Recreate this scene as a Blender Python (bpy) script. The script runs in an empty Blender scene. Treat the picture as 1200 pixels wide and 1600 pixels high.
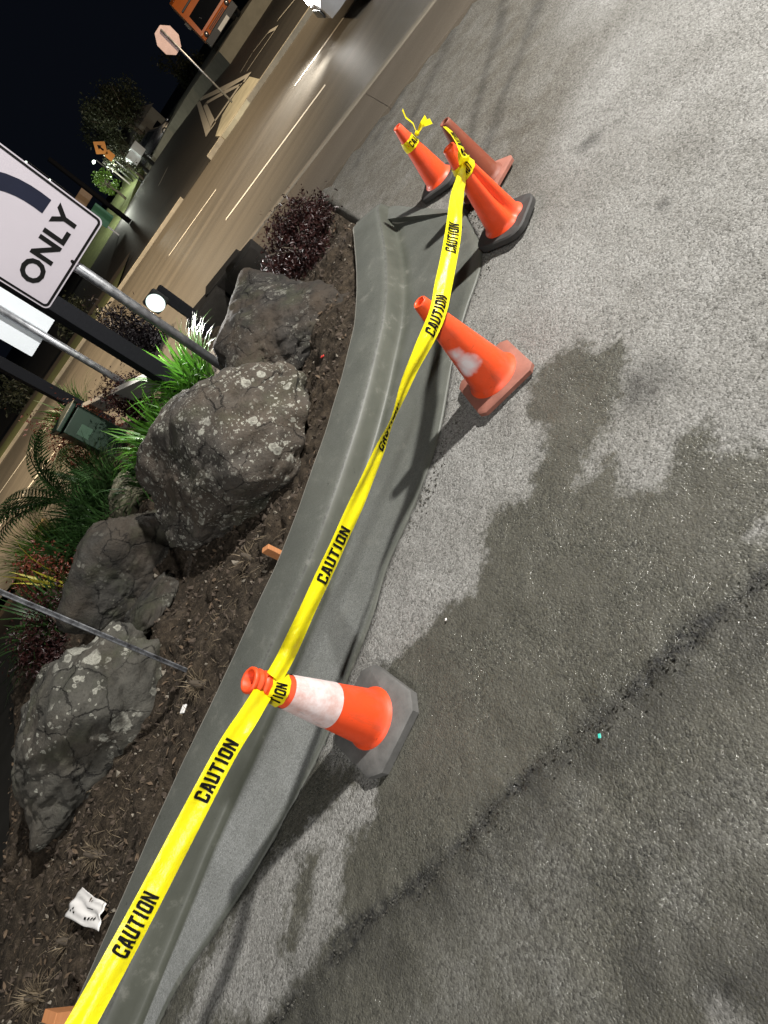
import bpy, bmesh, math, random
import numpy as np
from mathutils import Vector, Matrix, Euler

random.seed(7)
scene = bpy.context.scene
C = scene.collection
PI = math.pi

# ------------------------------------------------------------------ camera
F_PX, CAM_H, PP = 877.0, 1.7, (600.0, 800.0)       # focal length and centre in photo pixels (1200 x 1600)
_n = np.array([1630 - PP[0], 1450 - PP[1], F_PX]); _n /= np.linalg.norm(_n)
_up = -_n
_fw = np.array([0, 0, 1.0]); _Y = _fw - _up * _fw.dot(_up); _Y /= np.linalg.norm(_Y)
_X = np.cross(_Y, _up)
R_CAM = np.stack([_X, _Y, _up])
EYE = np.array([0, 0, CAM_H])

def ray(px, py): return R_CAM @ np.array([px - PP[0], py - PP[1], F_PX])
def at(px, py, z=0.0):
    d = ray(px, py); t = (z - CAM_H) / d[2]
    return Vector(EYE + t * d)
def at_y(px, py, y):
    d = ray(px, py); return Vector(EYE + d * (y / d[1]))
def at_depth(px, py, dep):
    d = ray(px, py); return Vector(EYE + d * (dep / F_PX))

cam_data = bpy.data.cameras.new("camera"); cam = bpy.data.objects.new("camera", cam_data); C.objects.link(cam)
cam_data.sensor_fit = 'VERTICAL'; cam_data.sensor_height = 36; cam_data.lens = F_PX / 1600 * 36
cam_data.clip_start = 0.05; cam_data.clip_end = 3000
M = Matrix(((R_CAM[0, 0], -R_CAM[0, 1], -R_CAM[0, 2], 0), (R_CAM[1, 0], -R_CAM[1, 1], -R_CAM[1, 2], 0),
            (R_CAM[2, 0], -R_CAM[2, 1], -R_CAM[2, 2], CAM_H), (0, 0, 0, 1)))
cam.matrix_world = M
scene.camera = cam

# ------------------------------------------------------------------ world, light, exposure
world = bpy.data.worlds.new("World"); scene.world = world; world.use_nodes = True
wn = world.node_tree; wn.nodes.clear()
wo = wn.nodes.new('ShaderNodeOutputWorld'); wb = wn.nodes.new('ShaderNodeBackground')
wb.inputs[0].default_value = (0.20, 0.26, 0.42, 1); wb.inputs[1].default_value = 0.012
wn.links.new(wb.outputs[0], wo.inputs[0])
scene.view_settings.view_transform = 'Standard'; scene.view_settings.look = 'None'
scene.view_settings.exposure = 0.0; scene.view_settings.gamma = 1.0
scene.render.engine = 'CYCLES'
scene.cycles.use_denoising = True
scene.cycles.max_bounces = 5
scene.cycles.sample_clamp_indirect = 4.0

def lamp(name, loc, power, color, radius=0.15, spot=None, aim=None, blend=0.6):
    d = bpy.data.lights.new(name, 'SPOT' if spot else 'POINT')
    d.energy = power; d.color = color; d.shadow_soft_size = radius
    if spot: d.spot_size = math.radians(spot); d.spot_blend = blend
    o = bpy.data.objects.new(name, d); C.objects.link(o); o.location = loc
    if aim is not None:
        o.rotation_euler = (Vector(aim) - Vector(loc)).to_track_quat('-Z', 'Y').to_euler()
    return o
LOT_LAMP = Vector((6.9, 0.3, 5.5))
lamp('lot_lamp_light', LOT_LAMP, 6600, (1.0, 0.97, 0.915), 0.14)
lamp('behind_fill_light', (-2.5, -6.5, 7.0), 2700, (1.0, 0.985, 0.95), 0.25)  # unseen fill lamp added behind the camera to lift the near side
lamp('road_lamp_light', (0.0, 14.5, 8.0), 8200, (1.0, 0.76, 0.49), 0.15, 98, (0.5, 15.0, 0), .5)
lamp('road_lamp_far_light', (17.0, 15.0, 8.0), 10500, (1.0, 0.76, 0.48), 0.2, 150, (17.5, 24.0, 0), .4)
lamp('road_lamp_left_light', (-13.0, 20.0, 8.0), 6500, (1.0, 0.78, 0.52), 0.2, 110, (-11.0, 20.0, 0), .5)

# ------------------------------------------------------------------ noise (numpy)
def _hash(ix, iy, iz, seed):
    h = (ix.astype(np.int64) * 374761393 + iy.astype(np.int64) * 668265263 + iz.astype(np.int64) * 2147483647 + seed * 1274126177) & 0xFFFFFFFF
    h = ((h ^ (h >> 13)) * 1274126177) & 0xFFFFFFFF
    h = (h ^ (h >> 16)) & 0xFFFFFFFF
    return h.astype(np.float64) / 4294967295.0
def vnoise(P, seed=0):
    P = np.asarray(P, float); i = np.floor(P).astype(np.int64); f = P - i; u = f * f * (3 - 2 * f)
    r = 0
    for dx in (0, 1):
        for dy in (0, 1):
            for dz in (0, 1):
                w = (u[:, 0] if dx else 1 - u[:, 0]) * (u[:, 1] if dy else 1 - u[:, 1]) * (u[:, 2] if dz else 1 - u[:, 2])
                r = r + w * _hash(i[:, 0] + dx, i[:, 1] + dy, i[:, 2] + dz, seed)
    return r * 2 - 1
def fbm(P, oct=4, seed=0, gain=0.5):
    a, s, r = 1.0, 1.0, 0
    for k in range(oct):
        r = r + a * vnoise(np.asarray(P) * s + 17.3 * k, seed + k); a *= gain; s *= 2.03
    return r
def seg_dist(P, L):
    """distance of points to a polyline"""
    best = np.full(len(P), 1e9)
    L = np.asarray(L, float)
    for a, b in zip(L[:-1], L[1:]):
        ab = b - a; t = np.clip(((P - a) @ ab) / max(ab @ ab, 1e-12), 0, 1)
        best = np.minimum(best, np.hypot(*(P - a - t[:, None] * ab).T))
    return best
def inside(P, poly):
    poly = np.asarray(poly, float); r = np.zeros(len(P), bool)
    x, y = P[:, 0], P[:, 1]
    for a, b in zip(poly, np.roll(poly, -1, 0)):
        c = ((a[1] > y) != (b[1] > y))
        xi = (b[0] - a[0]) * (y - a[1]) / (b[1] - a[1] + 1e-15) + a[0]
        r ^= c & (x < xi)
    return r
def sdf(P, poly):
    """positive inside"""
    pl = list(poly) + [poly[0]]
    d = seg_dist(P, [tuple(p)[:2] for p in pl])
    return np.where(inside(P, [tuple(p)[:2] for p in poly]), d, -d)
def smooth(a, b, x):
    t = np.clip((x - a) / (b - a), 0, 1); return t * t * (3 - 2 * t)
def resample(L, n):
    L = np.asarray([tuple(p) for p in L], float); s = np.r_[0, np.cumsum(np.linalg.norm(np.diff(L, axis=0), axis=1))]
    # smooth with Catmull-Rom, then even spacing
    out = []
    for i in range(len(L) - 1):
        p0, p1, p2, p3 = L[max(i - 1, 0)], L[i], L[i + 1], L[min(i + 2, len(L) - 1)]
        for t in np.linspace(0, 1, 12, endpoint=False):
            out.append(0.5 * ((2 * p1) + (p2 - p0) * t + (2 * p0 - 5 * p1 + 4 * p2 - p3) * t * t + (3 * p1 - p0 - 3 * p2 + p3) * t ** 3))
    out.append(L[-1]); out = np.array(out)
    s = np.r_[0, np.cumsum(np.linalg.norm(np.diff(out, axis=0), axis=1))]
    q = np.linspace(0, s[-1], n)
    return np.stack([np.interp(q, s, out[:, k]) for k in range(out.shape[1])], 1)

# ------------------------------------------------------------------ objects
def tag(o, label=None, cat=None, group=None, kind=None):
    if label: o['label'] = label
    if cat: o['category'] = cat
    if group: o['group'] = group
    if kind: o['kind'] = kind
    return o
def thing(name, label, cat, loc=(0, 0, 0), rotz=0.0, group=None, rot=None):
    o = bpy.data.objects.new(name, None); C.objects.link(o); o.empty_display_size = 0.1
    o.location = loc; o.rotation_euler = rot if rot else (0, 0, rotz)
    return tag(o, label, cat, group)
class MB:
    def __init__(s): s.v = []; s.f = []
    def add(s, verts, faces):
        b = len(s.v); s.v += [tuple(v) for v in verts]; s.f += [tuple(i + b for i in f) for f in faces]; return s
    def box(s, c, size, rot=None, bevel=0.0):
        bm = bmesh.new(); bmesh.ops.create_cube(bm, size=1)
        bmesh.ops.scale(bm, vec=size, verts=bm.verts)
        if bevel: bmesh.ops.bevel(bm, geom=bm.edges[:], offset=bevel, segments=2, affect='EDGES', profile=0.5)
        m = Matrix.Translation(c) @ (rot.to_4x4() if rot is not None else Matrix())
        bmesh.ops.transform(bm, matrix=m, verts=bm.verts)
        bm.verts.index_update(); s.add([v.co[:] for v in bm.verts], [[v.index for v in f.verts] for f in bm.faces]); bm.free(); return s
    def lathe(s, prof, seg=40, m=None, fn=None, cap=False):
        vs, fs = [], []
        for (r, z) in prof:
            for k in range(seg):
                a = 2 * PI * k / seg; p = Vector((r * math.cos(a), r * math.sin(a), z))
                if fn: p = Vector(fn(p, a))
                vs.append((m @ p) if m else p)
        n = len(prof)
        for i in range(n - 1):
            for k in range(seg):
                k2 = (k + 1) % seg; fs.append((i * seg + k, i * seg + k2, (i + 1) * seg + k2, (i + 1) * seg + k))
        if cap:
            fs.append(tuple(range(seg))[::-1]); fs.append(tuple((n - 1) * seg + k for k in range(seg)))
        return s.add(vs, fs)
    def tube(s, pts, rad, seg=10, cap=True):
        pts = [Vector(p) for p in pts]; vs, fs = [], []
        rads = rad if isinstance(rad, (list, tuple)) else [rad] * len(pts)
        prev = None
        for i, p in enumerate(pts):
            t = (pts[min(i + 1, len(pts) - 1)] - pts[max(i - 1, 0)]).normalized()
            a = prev if prev is not None else (Vector((0, 0, 1)) if abs(t.z) < .9 else Vector((1, 0, 0)))
            u = (a - t * a.dot(t)).normalized(); w = t.cross(u); prev = u
            for k in range(seg):
                an = 2 * PI * k / seg; vs.append(p + (u * math.cos(an) + w * math.sin(an)) * rads[i])
        for i in range(len(pts) - 1):
            for k in range(seg):
                k2 = (k + 1) % seg; fs.append((i * seg + k, i * seg + k2, (i + 1) * seg + k2, (i + 1) * seg + k))
        if cap:
            fs.append(tuple(range(seg))[::-1]); fs.append(tuple((len(pts) - 1) * seg + k for k in range(seg)))
        return s.add(vs, fs)
    def prism(s, outline, h0, h1, m=None):
        """outline in xy, extruded from z=h0 to z=h1"""
        n = len(outline); vs = [Vector((x, y, h0)) for x, y in outline] + [Vector((x, y, h1)) for x, y in outline]
        if m: vs = [m @ v for v in vs]
        fs = [tuple(range(n))[::-1], tuple(range(n, 2 * n))] + [(i, (i + 1) % n, n + (i + 1) % n, n + i) for i in range(n)]
        return s.add(vs, fs)
    def build(s, name, mat, parent=None, smooth_=False, auto=None):
        me = bpy.data.meshes.new(name); me.from_pydata(s.v, [], s.f); me.update()
        mats = mat if isinstance(mat, (list, tuple)) else [mat]
        for m in mats: me.materials.append(m)
        o = bpy.data.objects.new(name, me); C.objects.link(o)
        if parent is not None: o.parent = parent
        if smooth_ or auto:
            me.polygons.foreach_set('use_smooth', [True] * len(me.polygons))
            if auto: me.set_sharp_from_angle(angle=math.radians(auto))
        return o
def np_mesh(name, V, Fq, mat, attrs=None, smooth_=True):
    me = bpy.data.meshes.new(name); nv, nf, k = len(V), len(Fq), Fq.shape[1]
    me.vertices.add(nv); me.vertices.foreach_set('co', np.ascontiguousarray(V, np.float32).ravel())
    me.loops.add(nf * k); me.loops.foreach_set('vertex_index', np.ascontiguousarray(Fq, np.int32).ravel())
    me.polygons.add(nf); me.polygons.foreach_set('loop_start', np.arange(0, nf * k, k, dtype=np.int32))
    me.polygons.foreach_set('use_smooth', np.full(nf, smooth_, bool))
    me.update(calc_edges=True); me.validate()
    for n, a in (attrs or {}).items():
        t = me.attributes.new(n, 'FLOAT', 'POINT'); t.data.foreach_set('value', np.ascontiguousarray(a, np.float32))
    me.materials.append(mat)
    o = bpy.data.objects.new(name, me); C.objects.link(o); return o
def grid_faces(nx, ny):
    i = np.arange(nx * ny).reshape(ny, nx)
    return np.stack([i[:-1, :-1], i[:-1, 1:], i[1:, 1:], i[1:, :-1]], -1).reshape(-1, 4)

# ------------------------------------------------------------------ materials
class NT:
    def __init__(s, name):
        s.m = bpy.data.materials.new(name); s.m.use_nodes = True; s.t = s.m.node_tree; s.t.nodes.clear()
        s.out = s.t.nodes.new('ShaderNodeOutputMaterial'); s.b = s.t.nodes.new('ShaderNodeBsdfPrincipled')
        s.t.links.new(s.b.outputs[0], s.out.inputs[0]); s._tc = None
    def n(s, typ, **kw):
        x = s.t.nodes.new(typ)
        for k, v in kw.items(): setattr(x, k, v)
        return x
    def l(s, a, b): s.t.links.new(a, b)
    def val(s, sock, v):
        if isinstance(v, bpy.types.NodeSocket): s.l(v, sock)
        elif isinstance(v, (tuple, list)): sock.default_value = tuple(v) + ((1,) if len(v) == 3 and len(sock.default_value) == 4 else ())
        else: sock.default_value = v
    def coord(s, gen='Object'):
        if s._tc is None: s._tc = s.n('ShaderNodeTexCoord')
        return s._tc.outputs[gen]
    def pos(s):
        return s.n('ShaderNodeNewGeometry').outputs['Position']
    def noise(s, vec, scale, detail=4, rough=0.55, out='Fac', dist=0.0):
        x = s.n('ShaderNodeTexNoise'); s.l(vec, x.inputs['Vector'])
        x.inputs['Scale'].default_value = scale; x.inputs['Detail'].default_value = detail; x.inputs['Roughness'].default_value = rough
        x.inputs['Distortion'].default_value = dist
        return x.outputs[out]
    def voro(s, vec, scale, out='Distance', feature='F1', rnd=1.0):
        x = s.n('ShaderNodeTexVoronoi', feature=feature); s.l(vec, x.inputs['Vector']); x.inputs['Scale'].default_value = scale
        x.inputs['Randomness'].default_value = rnd
        return x.outputs[out]
    def ramp(s, fac, stops, interp='LINEAR'):
        x = s.n('ShaderNodeValToRGB'); x.color_ramp.interpolation = interp; e = x.color_ramp.elements
        while len(e) > 2: e.remove(e[-1])
        while len(e) < len(stops): e.new(0.5)
        for el, (p, c) in zip(e, sorted(stops, key=lambda q: q[0])):
            el.position = p; el.color = (c, c, c, 1) if isinstance(c, (int, float)) else tuple(c) + (1,)
        s.l(fac, x.inputs[0]); return x.outputs[0]
    def math(s, op, a, b=None, c=None, clamp=False):
        x = s.n('ShaderNodeMath', operation=op); x.use_clamp = clamp
        s.val(x.inputs[0], a)
        if b is not None: s.val(x.inputs[1], b)
        if c is not None: s.val(x.inputs[2], c)
        return x.outputs[0]
    def mix(s, f, a, b, mode='MIX'):
        x = s.n('ShaderNodeMix', data_type='RGBA', blend_type=mode)
        s.val(x.inputs[0], f); s.val(x.inputs[6], a); s.val(x.inputs[7], b); return x.outputs[2]
    def mixf(s, f, a, b):
        x = s.n('ShaderNodeMix', data_type='FLOAT'); s.val(x.inputs[0], f); s.val(x.inputs[2], a); s.val(x.inputs[3], b); return x.outputs[0]
    def attr(s, name): return s.n('ShaderNodeAttribute', attribute_name=name).outputs['Fac']
    def bump(s, h, strength=0.5, dist=0.01, normal=None):
        x = s.n('ShaderNodeBump'); s.l(h, x.inputs['Height']); x.inputs['Strength'].default_value = strength; x.inputs['Distance'].default_value = dist
        if normal is not None: s.l(normal, x.inputs['Normal'])
        return x.outputs[0]
    def set(s, color=None, rough=None, metal=None, normal=None, spec=None, emit=None, emit_s=None, trans=None):
        b = s.b.inputs
        for k, v in (('Base Color', color), ('Roughness', rough), ('Metallic', metal), ('Normal', normal), ('Specular IOR Level', spec),
                     ('Emission Color', emit), ('Emission Strength', emit_s), ('Transmission Weight', trans)):
            if v is not None: s.val(b[k], v)
        return s.m
def plain(name, col, rough=0.6, metal=0.0, var=0.25, scale=6.0, bump=0.0, bscale=60.0, spec=0.5):
    t = NT(name); co = t.coord()
    n = t.noise(co, scale, 5, 0.6)
    c = t.mix(n, tuple(x * (1 - var) for x in col), tuple(min(x * (1 + var), 1) for x in col))
    nm = t.bump(t.noise(co, bscale, 4), bump, 0.004) if bump else None
    return t.set(c, rough, metal, nm, spec)
def emitter(name, col, s):
    t = NT(name); return t.set((0.02, 0.02, 0.02), 0.4, emit=col, emit_s=s)

def m_asphalt():
    t = NT('asphalt_driveway'); p = t.pos()
    wet0 = t.attr('wet'); seam = t.attr('seam'); grime = t.attr('grime')
    n1 = t.noise(p, 7.0, 6, 0.65); n2 = t.noise(p, 28.0, 4, 0.6)
    edge = t.math('ADD', t.math('MULTIPLY', t.math('SUBTRACT', n1, 0.5), 0.22), t.math('MULTIPLY', t.math('SUBTRACT', n2, 0.5), 0.07))
    wet = t.ramp(t.math('ADD', t.math('ADD', wet0, edge), 0.5), [(0.470, 0.0), (0.522, 1.0)])
    vor = t.voro(p, 135.0, 'Distance'); vcol = t.voro(p, 135.0, 'Color')
    vor2 = t.voro(p, 290.0, 'Distance')
    bw = t.n('ShaderNodeRGBToBW'); t.l(vcol, bw.inputs[0]); sp = bw.outputs[0]
    fine = t.noise(p, 330.0, 3, 0.7); mid = t.noise(p, 46.0, 5, 0.7); big = t.noise(p, 1.7, 5, 0.6)
    g = t.math('ADD', t.math('MULTIPLY', sp, 0.5), t.math('MULTIPLY', fine, 0.5))
    dry = t.ramp(g, [(0.24, (0.085, 0.083, 0.077)), (0.40, (0.20, 0.197, 0.187)), (0.58, (0.28, 0.277, 0.265)), (0.80, (0.39, 0.386, 0.375))])
    dry = t.mix(t.ramp(big, [(0.3, 0.0), (0.7, 1.0)]), dry, t.mix(1.0, dry, (0.68, 0.67, 0.65), 'MULTIPLY'))
    wetc = t.ramp(g, [(0.25, (0.014, 0.014, 0.011)), (0.42, (0.048, 0.047, 0.037)), (0.62, (0.078, 0.076, 0.061)), (0.85, (0.17, 0.168, 0.145))])
    wetc = t.mix(t.ramp(t.noise(p, 3.2, 6, 0.7), [(0.35, 0.0), (0.68, 1.0)]), wetc, t.mix(1.0, wetc, (1.28, 1.27, 1.30), 'MULTIPLY'))
    slurry = t.math('MULTIPLY', wet, t.ramp(t.noise(p, 2.4, 5, 0.65), [(0.40, 0.0), (0.58, 1.0)]))
    wetc = t.mix(t.math('MULTIPLY', slurry, 0.45), wetc, t.mix(t.noise(p, 6.0, 5, 0.7), (0.056, 0.053, 0.043), (0.096, 0.091, 0.075)))
    col = t.mix(wet, dry, wetc)
    col = t.mix(t.math('MULTIPLY', t.attr('mud'), t.ramp(t.noise(p, 5.0, 6, 0.7), [(0.3, 0.55), (0.6, 0.95)])), col, t.ramp(g, [(0.25, (0.05, 0.044, 0.035)), (0.5, (0.092, 0.083, 0.067)), (0.8, (0.17, 0.158, 0.135))]))
    pl = t.math('MULTIPLY', t.attr('pale'), t.ramp(t.noise(p, 11.0, 6, 0.75), [(0.35, 0.15), (0.6, 0.75)]))
    col = t.mix(pl, col, t.ramp(g, [(0.25, (0.035, 0.034, 0.031)), (0.45, (0.105, 0.102, 0.093)), (0.62, (0.150, 0.149, 0.137)), (0.82, (0.32, 0.318, 0.30))]))
    gr = t.math('MULTIPLY', grime, t.ramp(t.noise(p, 9.0, 5, 0.7), [(0.3, 0.35), (0.62, 1.0)]))
    col = t.mix(t.math('MULTIPLY', gr, 0.72), col, (0.020, 0.0195, 0.018))
    pits = t.ramp(t.noise(p, 62.0, 3, 0.6), [(0.26, 1.0), (0.36, 0.0)])
    col = t.mix(t.math('MULTIPLY', pits, 0.55), col, (0.025, 0.024, 0.02))
    cr = t.math('MULTIPLY', seam, t.ramp(mid, [(0.46, 1.0), (0.60, 0.15)]))
    col = t.mix(t.math('MULTIPLY', cr, 0.95), col, (0.012, 0.012, 0.012))
    # dark loose tyre streaks of wet cement dragged over the apron
    h = t.math('ADD', t.math('MULTIPLY', vor, -0.55), t.math('ADD', t.math('MULTIPLY', mid, 0.9), t.math('MULTIPLY', vor2, -0.3)))
    h = t.math('SUBTRACT', h, t.math('MULTIPLY', pits, 0.5))
    h = t.math('MULTIPLY', h, t.math('SUBTRACT', 1.0, t.math('MULTIPLY', slurry, 0.3)))
    nm = t.bump(h, 0.85, 0.006)
    glint = t.ramp(sp, [(0.66, 0.0), (0.74, 1.0)])
    rough = t.mixf(wet, 0.92, t.mixf(glint, 0.7, 0.18))
    return t.set(col, rough, 0, nm, t.mixf(wet, 0.25, 0.5))
def m_concrete():
    t = NT('fresh_concrete'); p = t.pos(); face = t.attr('face'); sand = t.attr('sand')
    n = t.noise(p, 4.0, 6, 0.6); f = t.noise(p, 260.0, 3, 0.75); s = t.voro(p, 240.0, 'Color')
    bw = t.n('ShaderNodeRGBToBW'); t.l(s, bw.inputs[0])
    g = t.math('ADD', t.math('MULTIPLY', bw.outputs[0], 0.55), t.math('MULTIPLY', f, 0.45))
    rough_c = t.ramp(g, [(0.25, (0.125, 0.130, 0.128)), (0.45, (0.205, 0.212, 0.208)), (0.65, (0.265, 0.273, 0.268)), (0.85, (0.42, 0.43, 0.425))])
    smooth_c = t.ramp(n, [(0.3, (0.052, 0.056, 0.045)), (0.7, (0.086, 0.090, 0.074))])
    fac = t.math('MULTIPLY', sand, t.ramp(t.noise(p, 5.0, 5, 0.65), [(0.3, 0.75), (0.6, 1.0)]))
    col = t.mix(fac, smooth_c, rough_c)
    col = t.mix(t.ramp(t.noise(p, 2.2, 5, 0.6), [(0.45, 0.0), (0.75, 0.4)]), col, (0.09, 0.093, 0.080))
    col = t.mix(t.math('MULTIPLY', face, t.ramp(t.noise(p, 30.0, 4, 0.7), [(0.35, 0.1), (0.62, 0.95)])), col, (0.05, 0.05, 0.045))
    col = t.mix(t.math('MULTIPLY', t.ramp(t.noise(p, 38.0, 3, 0.6), [(0.26, 1.0), (0.32, 0.0)]), 0.7), col, (0.03, 0.03, 0.027))
    col = t.mix(t.math('MULTIPLY', t.ramp(t.noise(p, 8.0, 6, 0.75), [(0.58, 0.0), (0.70, 1.0)]), 0.35), col, (0.24, 0.235, 0.21))
    wet_edge = t.attr('rim')
    col = t.mix(wet_edge, col, (0.42, 0.40, 0.35))
    h = t.math('MULTIPLY', t.math('ADD', g, t.math('MULTIPLY', t.noise(p, 70.0, 4), 0.6)), t.math('ADD', t.math('MULTIPLY', fac, 0.5), 0.10))
    return t.set(col, t.mixf(fac, 0.48, 0.62), 0, t.bump(h, 0.55, 0.006), 0.4)
def m_soil():
    t = NT('bed_soil'); p = t.pos()
    n = t.noise(p, 16.0, 7, 0.72); f = t.noise(p, 110.0, 5, 0.75); big = t.noise(p, 1.6, 4, 0.6)
    c = t.ramp(n, [(0.3, (0.014, 0.011, 0.008)), (0.5, (0.046, 0.036, 0.026)), (0.7, (0.105, 0.083, 0.060))])
    c = t.mix(t.ramp(big, [(0.35, 0.0), (0.65, 1.0)]), c, t.mix(1.0, c, (1.15, 1.1, 1.05), 'MULTIPLY'))
    c = t.mix(t.ramp(f, [(0.62, 0.0), (0.72, 0.8)]), c, (0.20, 0.165, 0.12))
    c = t.mix(t.ramp(t.noise(p, 75.0, 4, 0.7), [(0.28, 0.9), (0.4, 0.0)]), c, (0.010, 0.008, 0.007))
    return t.set(c, 0.95, 0, t.bump(t.math('ADD', n, t.math('MULTIPLY', f, 0.6)), 1.0, 0.03), 0.2)
def m_rock(name, base, lichen=0.5, brown=0.3, seed=0.0, lscale=14.0):
    t = NT(name); mp = t.n('ShaderNodeMapping'); t.l(t.coord(), mp.inputs[0]); mp.inputs['Location'].default_value = (seed, seed * 1.7, seed * .6); p = mp.outputs[0]
    n = t.noise(p, 5.0, 8, 0.68); f = t.noise(p, 55.0, 6, 0.7); w = t.noise(p, 2.0, 5, 0.6)
    b = base
    c = t.ramp(n, [(0.28, tuple(x * 0.45 for x in b)), (0.5, b), (0.72, tuple(x * 1.6 for x in b))])
    c = t.mix(t.math('MULTIPLY', t.ramp(w, [(0.42, 0.0), (0.62, 1.0)]), brown), c, (0.085, 0.062, 0.042))
    c = t.mix(t.math('MULTIPLY', t.ramp(t.noise(p, 3.1, 6, 0.6), [(0.52, 0.0), (0.66, 1.0)]), 0.4), c, (0.060, 0.068, 0.038))
    c = t.mix(t.ramp(f, [(0.3, 0.7), (0.45, 0.0)]), c, tuple(x * 0.3 for x in b))
    # lichen rosettes: pale rings of different sizes, thicker in some zones
    dn = t.noise(p, 22.0, 4, 0.7, out='Color')
    va = t.n('ShaderNodeVectorMath', operation='MULTIPLY_ADD'); t.l(dn, va.inputs[0]); va.inputs[1].default_value = (0.05,) * 3; t.l(p, va.inputs[2]); q = va.outputs[0]
    for sc, lo in ((lscale, 0.60), (lscale * 2.3, 0.52), (lscale * 4.5, 0.48)):
        d = t.voro(q, sc, 'Distance'); rc = t.voro(q, sc, 'Color'); sep = t.n('ShaderNodeSeparateColor'); t.l(rc, sep.inputs[0])
        rad = t.math('MULTIPLY', sep.outputs[0], 0.52)
        spot = t.ramp(t.math('SUBTRACT', t.math('ADD', rad, 0.02), d), [(0.02, 0.0), (0.06, 1.0)])
        pick = t.ramp(sep.outputs[1], [(lo - 0.02, 0.0), (lo + 0.02, 1.0)])
        zone = t.ramp(t.noise(p, 3.4, 4, 0.6), [(0.54 - 0.12 * lichen, 0.0), (0.62 - 0.12 * lichen, 1.0)])
        ring = t.ramp(t.math('DIVIDE', d, t.math('ADD', rad, 0.03)), [(0.25, 0.45), (0.65, 1.0)])
        k = t.math('MULTIPLY', t.math('MULTIPLY', spot, pick), t.math('MULTIPLY', zone, ring))
        k = t.math('MULTIPLY', k, t.ramp(t.noise(p, 90.0, 3, 0.6), [(0.3, 0.35), (0.55, 1.0)]))
        c = t.mix(t.math('MULTIPLY', k, min(1.0, lichen * 1.5)), c, (0.34, 0.335, 0.29))
    cr = t.voro(q, 3.2, 'Distance', 'DISTANCE_TO_EDGE')
    crk = t.ramp(t.math('ADD', cr, t.math('MULTIPLY', t.noise(p, 4.0, 3), 0.10)), [(0.045, 1.0), (0.065, 0.0)])
    c = t.mix(t.math('MULTIPLY', crk, 0.8), c, (0.012, 0.011, 0.010))
    h = t.math('SUBTRACT', t.math('ADD', t.math('MULTIPLY', n, 1.3), t.math('MULTIPLY', f, 0.35)), t.math('MULTIPLY', crk, 0.4))
    return t.set(c, 0.9, 0, t.bump(h, 0.95, 0.03), 0.3)
def m_road(name, a, b, streak=True, rough=0.75, ang=0.0):
    t = NT(name); p = t.pos(); mp = t.n('ShaderNodeMapping'); t.l(p, mp.inputs[0]); mp.inputs['Rotation'].default_value = (0, 0, ang); mp.inputs['Scale'].default_value = (0.08, 1.3, 1)
    n = t.noise(mp.outputs[0], 1.2, 5, 0.65); f = t.noise(p, 60.0, 4, 0.7); g = t.noise(p, 0.9, 4)
    c = t.mix(t.ramp(n, [(0.3, 0.0), (0.7, 1.0)]) if streak else g, a, b)
    c = t.mix(t.ramp(f, [(0.3, 0.35), (0.7, 0.0)]), c, tuple(x * 0.45 for x in a))
    return t.set(c, rough, 0, t.bump(f, 0.5, 0.006), 0.4)
def m_orange(name, col, dirt=0.4, rough=0.38):
    t = NT(name); p = t.coord()
    n = t.noise(p, 9.0, 6, 0.7); f = t.noise(p, 70.0, 3, 0.7)
    c = t.mix(t.ramp(n, [(0.3, 0.0), (0.75, 1.0)]), col, tuple(x * 0.80 for x in col))
    c = t.mix(t.ramp(f, [(0.24, dirt), (0.34, 0.0)]), c, (0.10, 0.03, 0.012))
    st = t.n('ShaderNodeMapping'); t.l(p, st.inputs[0]); st.inputs['Scale'].default_value = (14, 14, 2.0)
    c = t.mix(t.math('MULTIPLY', t.ramp(t.noise(st.outputs[0], 2.2, 4, 0.7), [(0.55, 0.0), (0.75, 1.0)]), dirt * 0.7), c, (0.20, 0.075, 0.04))
    sc = t.n('ShaderNodeMapping'); t.l(p, sc.inputs[0]); sc.inputs['Scale'].default_value = (5, 5, 26); sc.inputs['Rotation'].default_value = (.5, .3, 0)
    sf = t.ramp(t.noise(sc.outputs[0], 1.3, 5, 0.75), [(0.63, 0.0), (0.70, 1.0)])
    c = t.mix(t.math('MULTIPLY', sf, dirt * 1.1, clamp=True), c, (0.07, 0.022, 0.012))
    fd = t.ramp(t.noise(p, 5.0, 3, 0.6), [(0.5, 0.0), (0.75, 0.45)])
    c = t.mix(fd, c, tuple(min(1, x * .9 + .10) for x in col))
    return t.set(c, t.ramp(n, [(0.3, rough), (0.7, rough + 0.2)]), 0, t.bump(f, 0.12, 0.003), 0.45)
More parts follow.
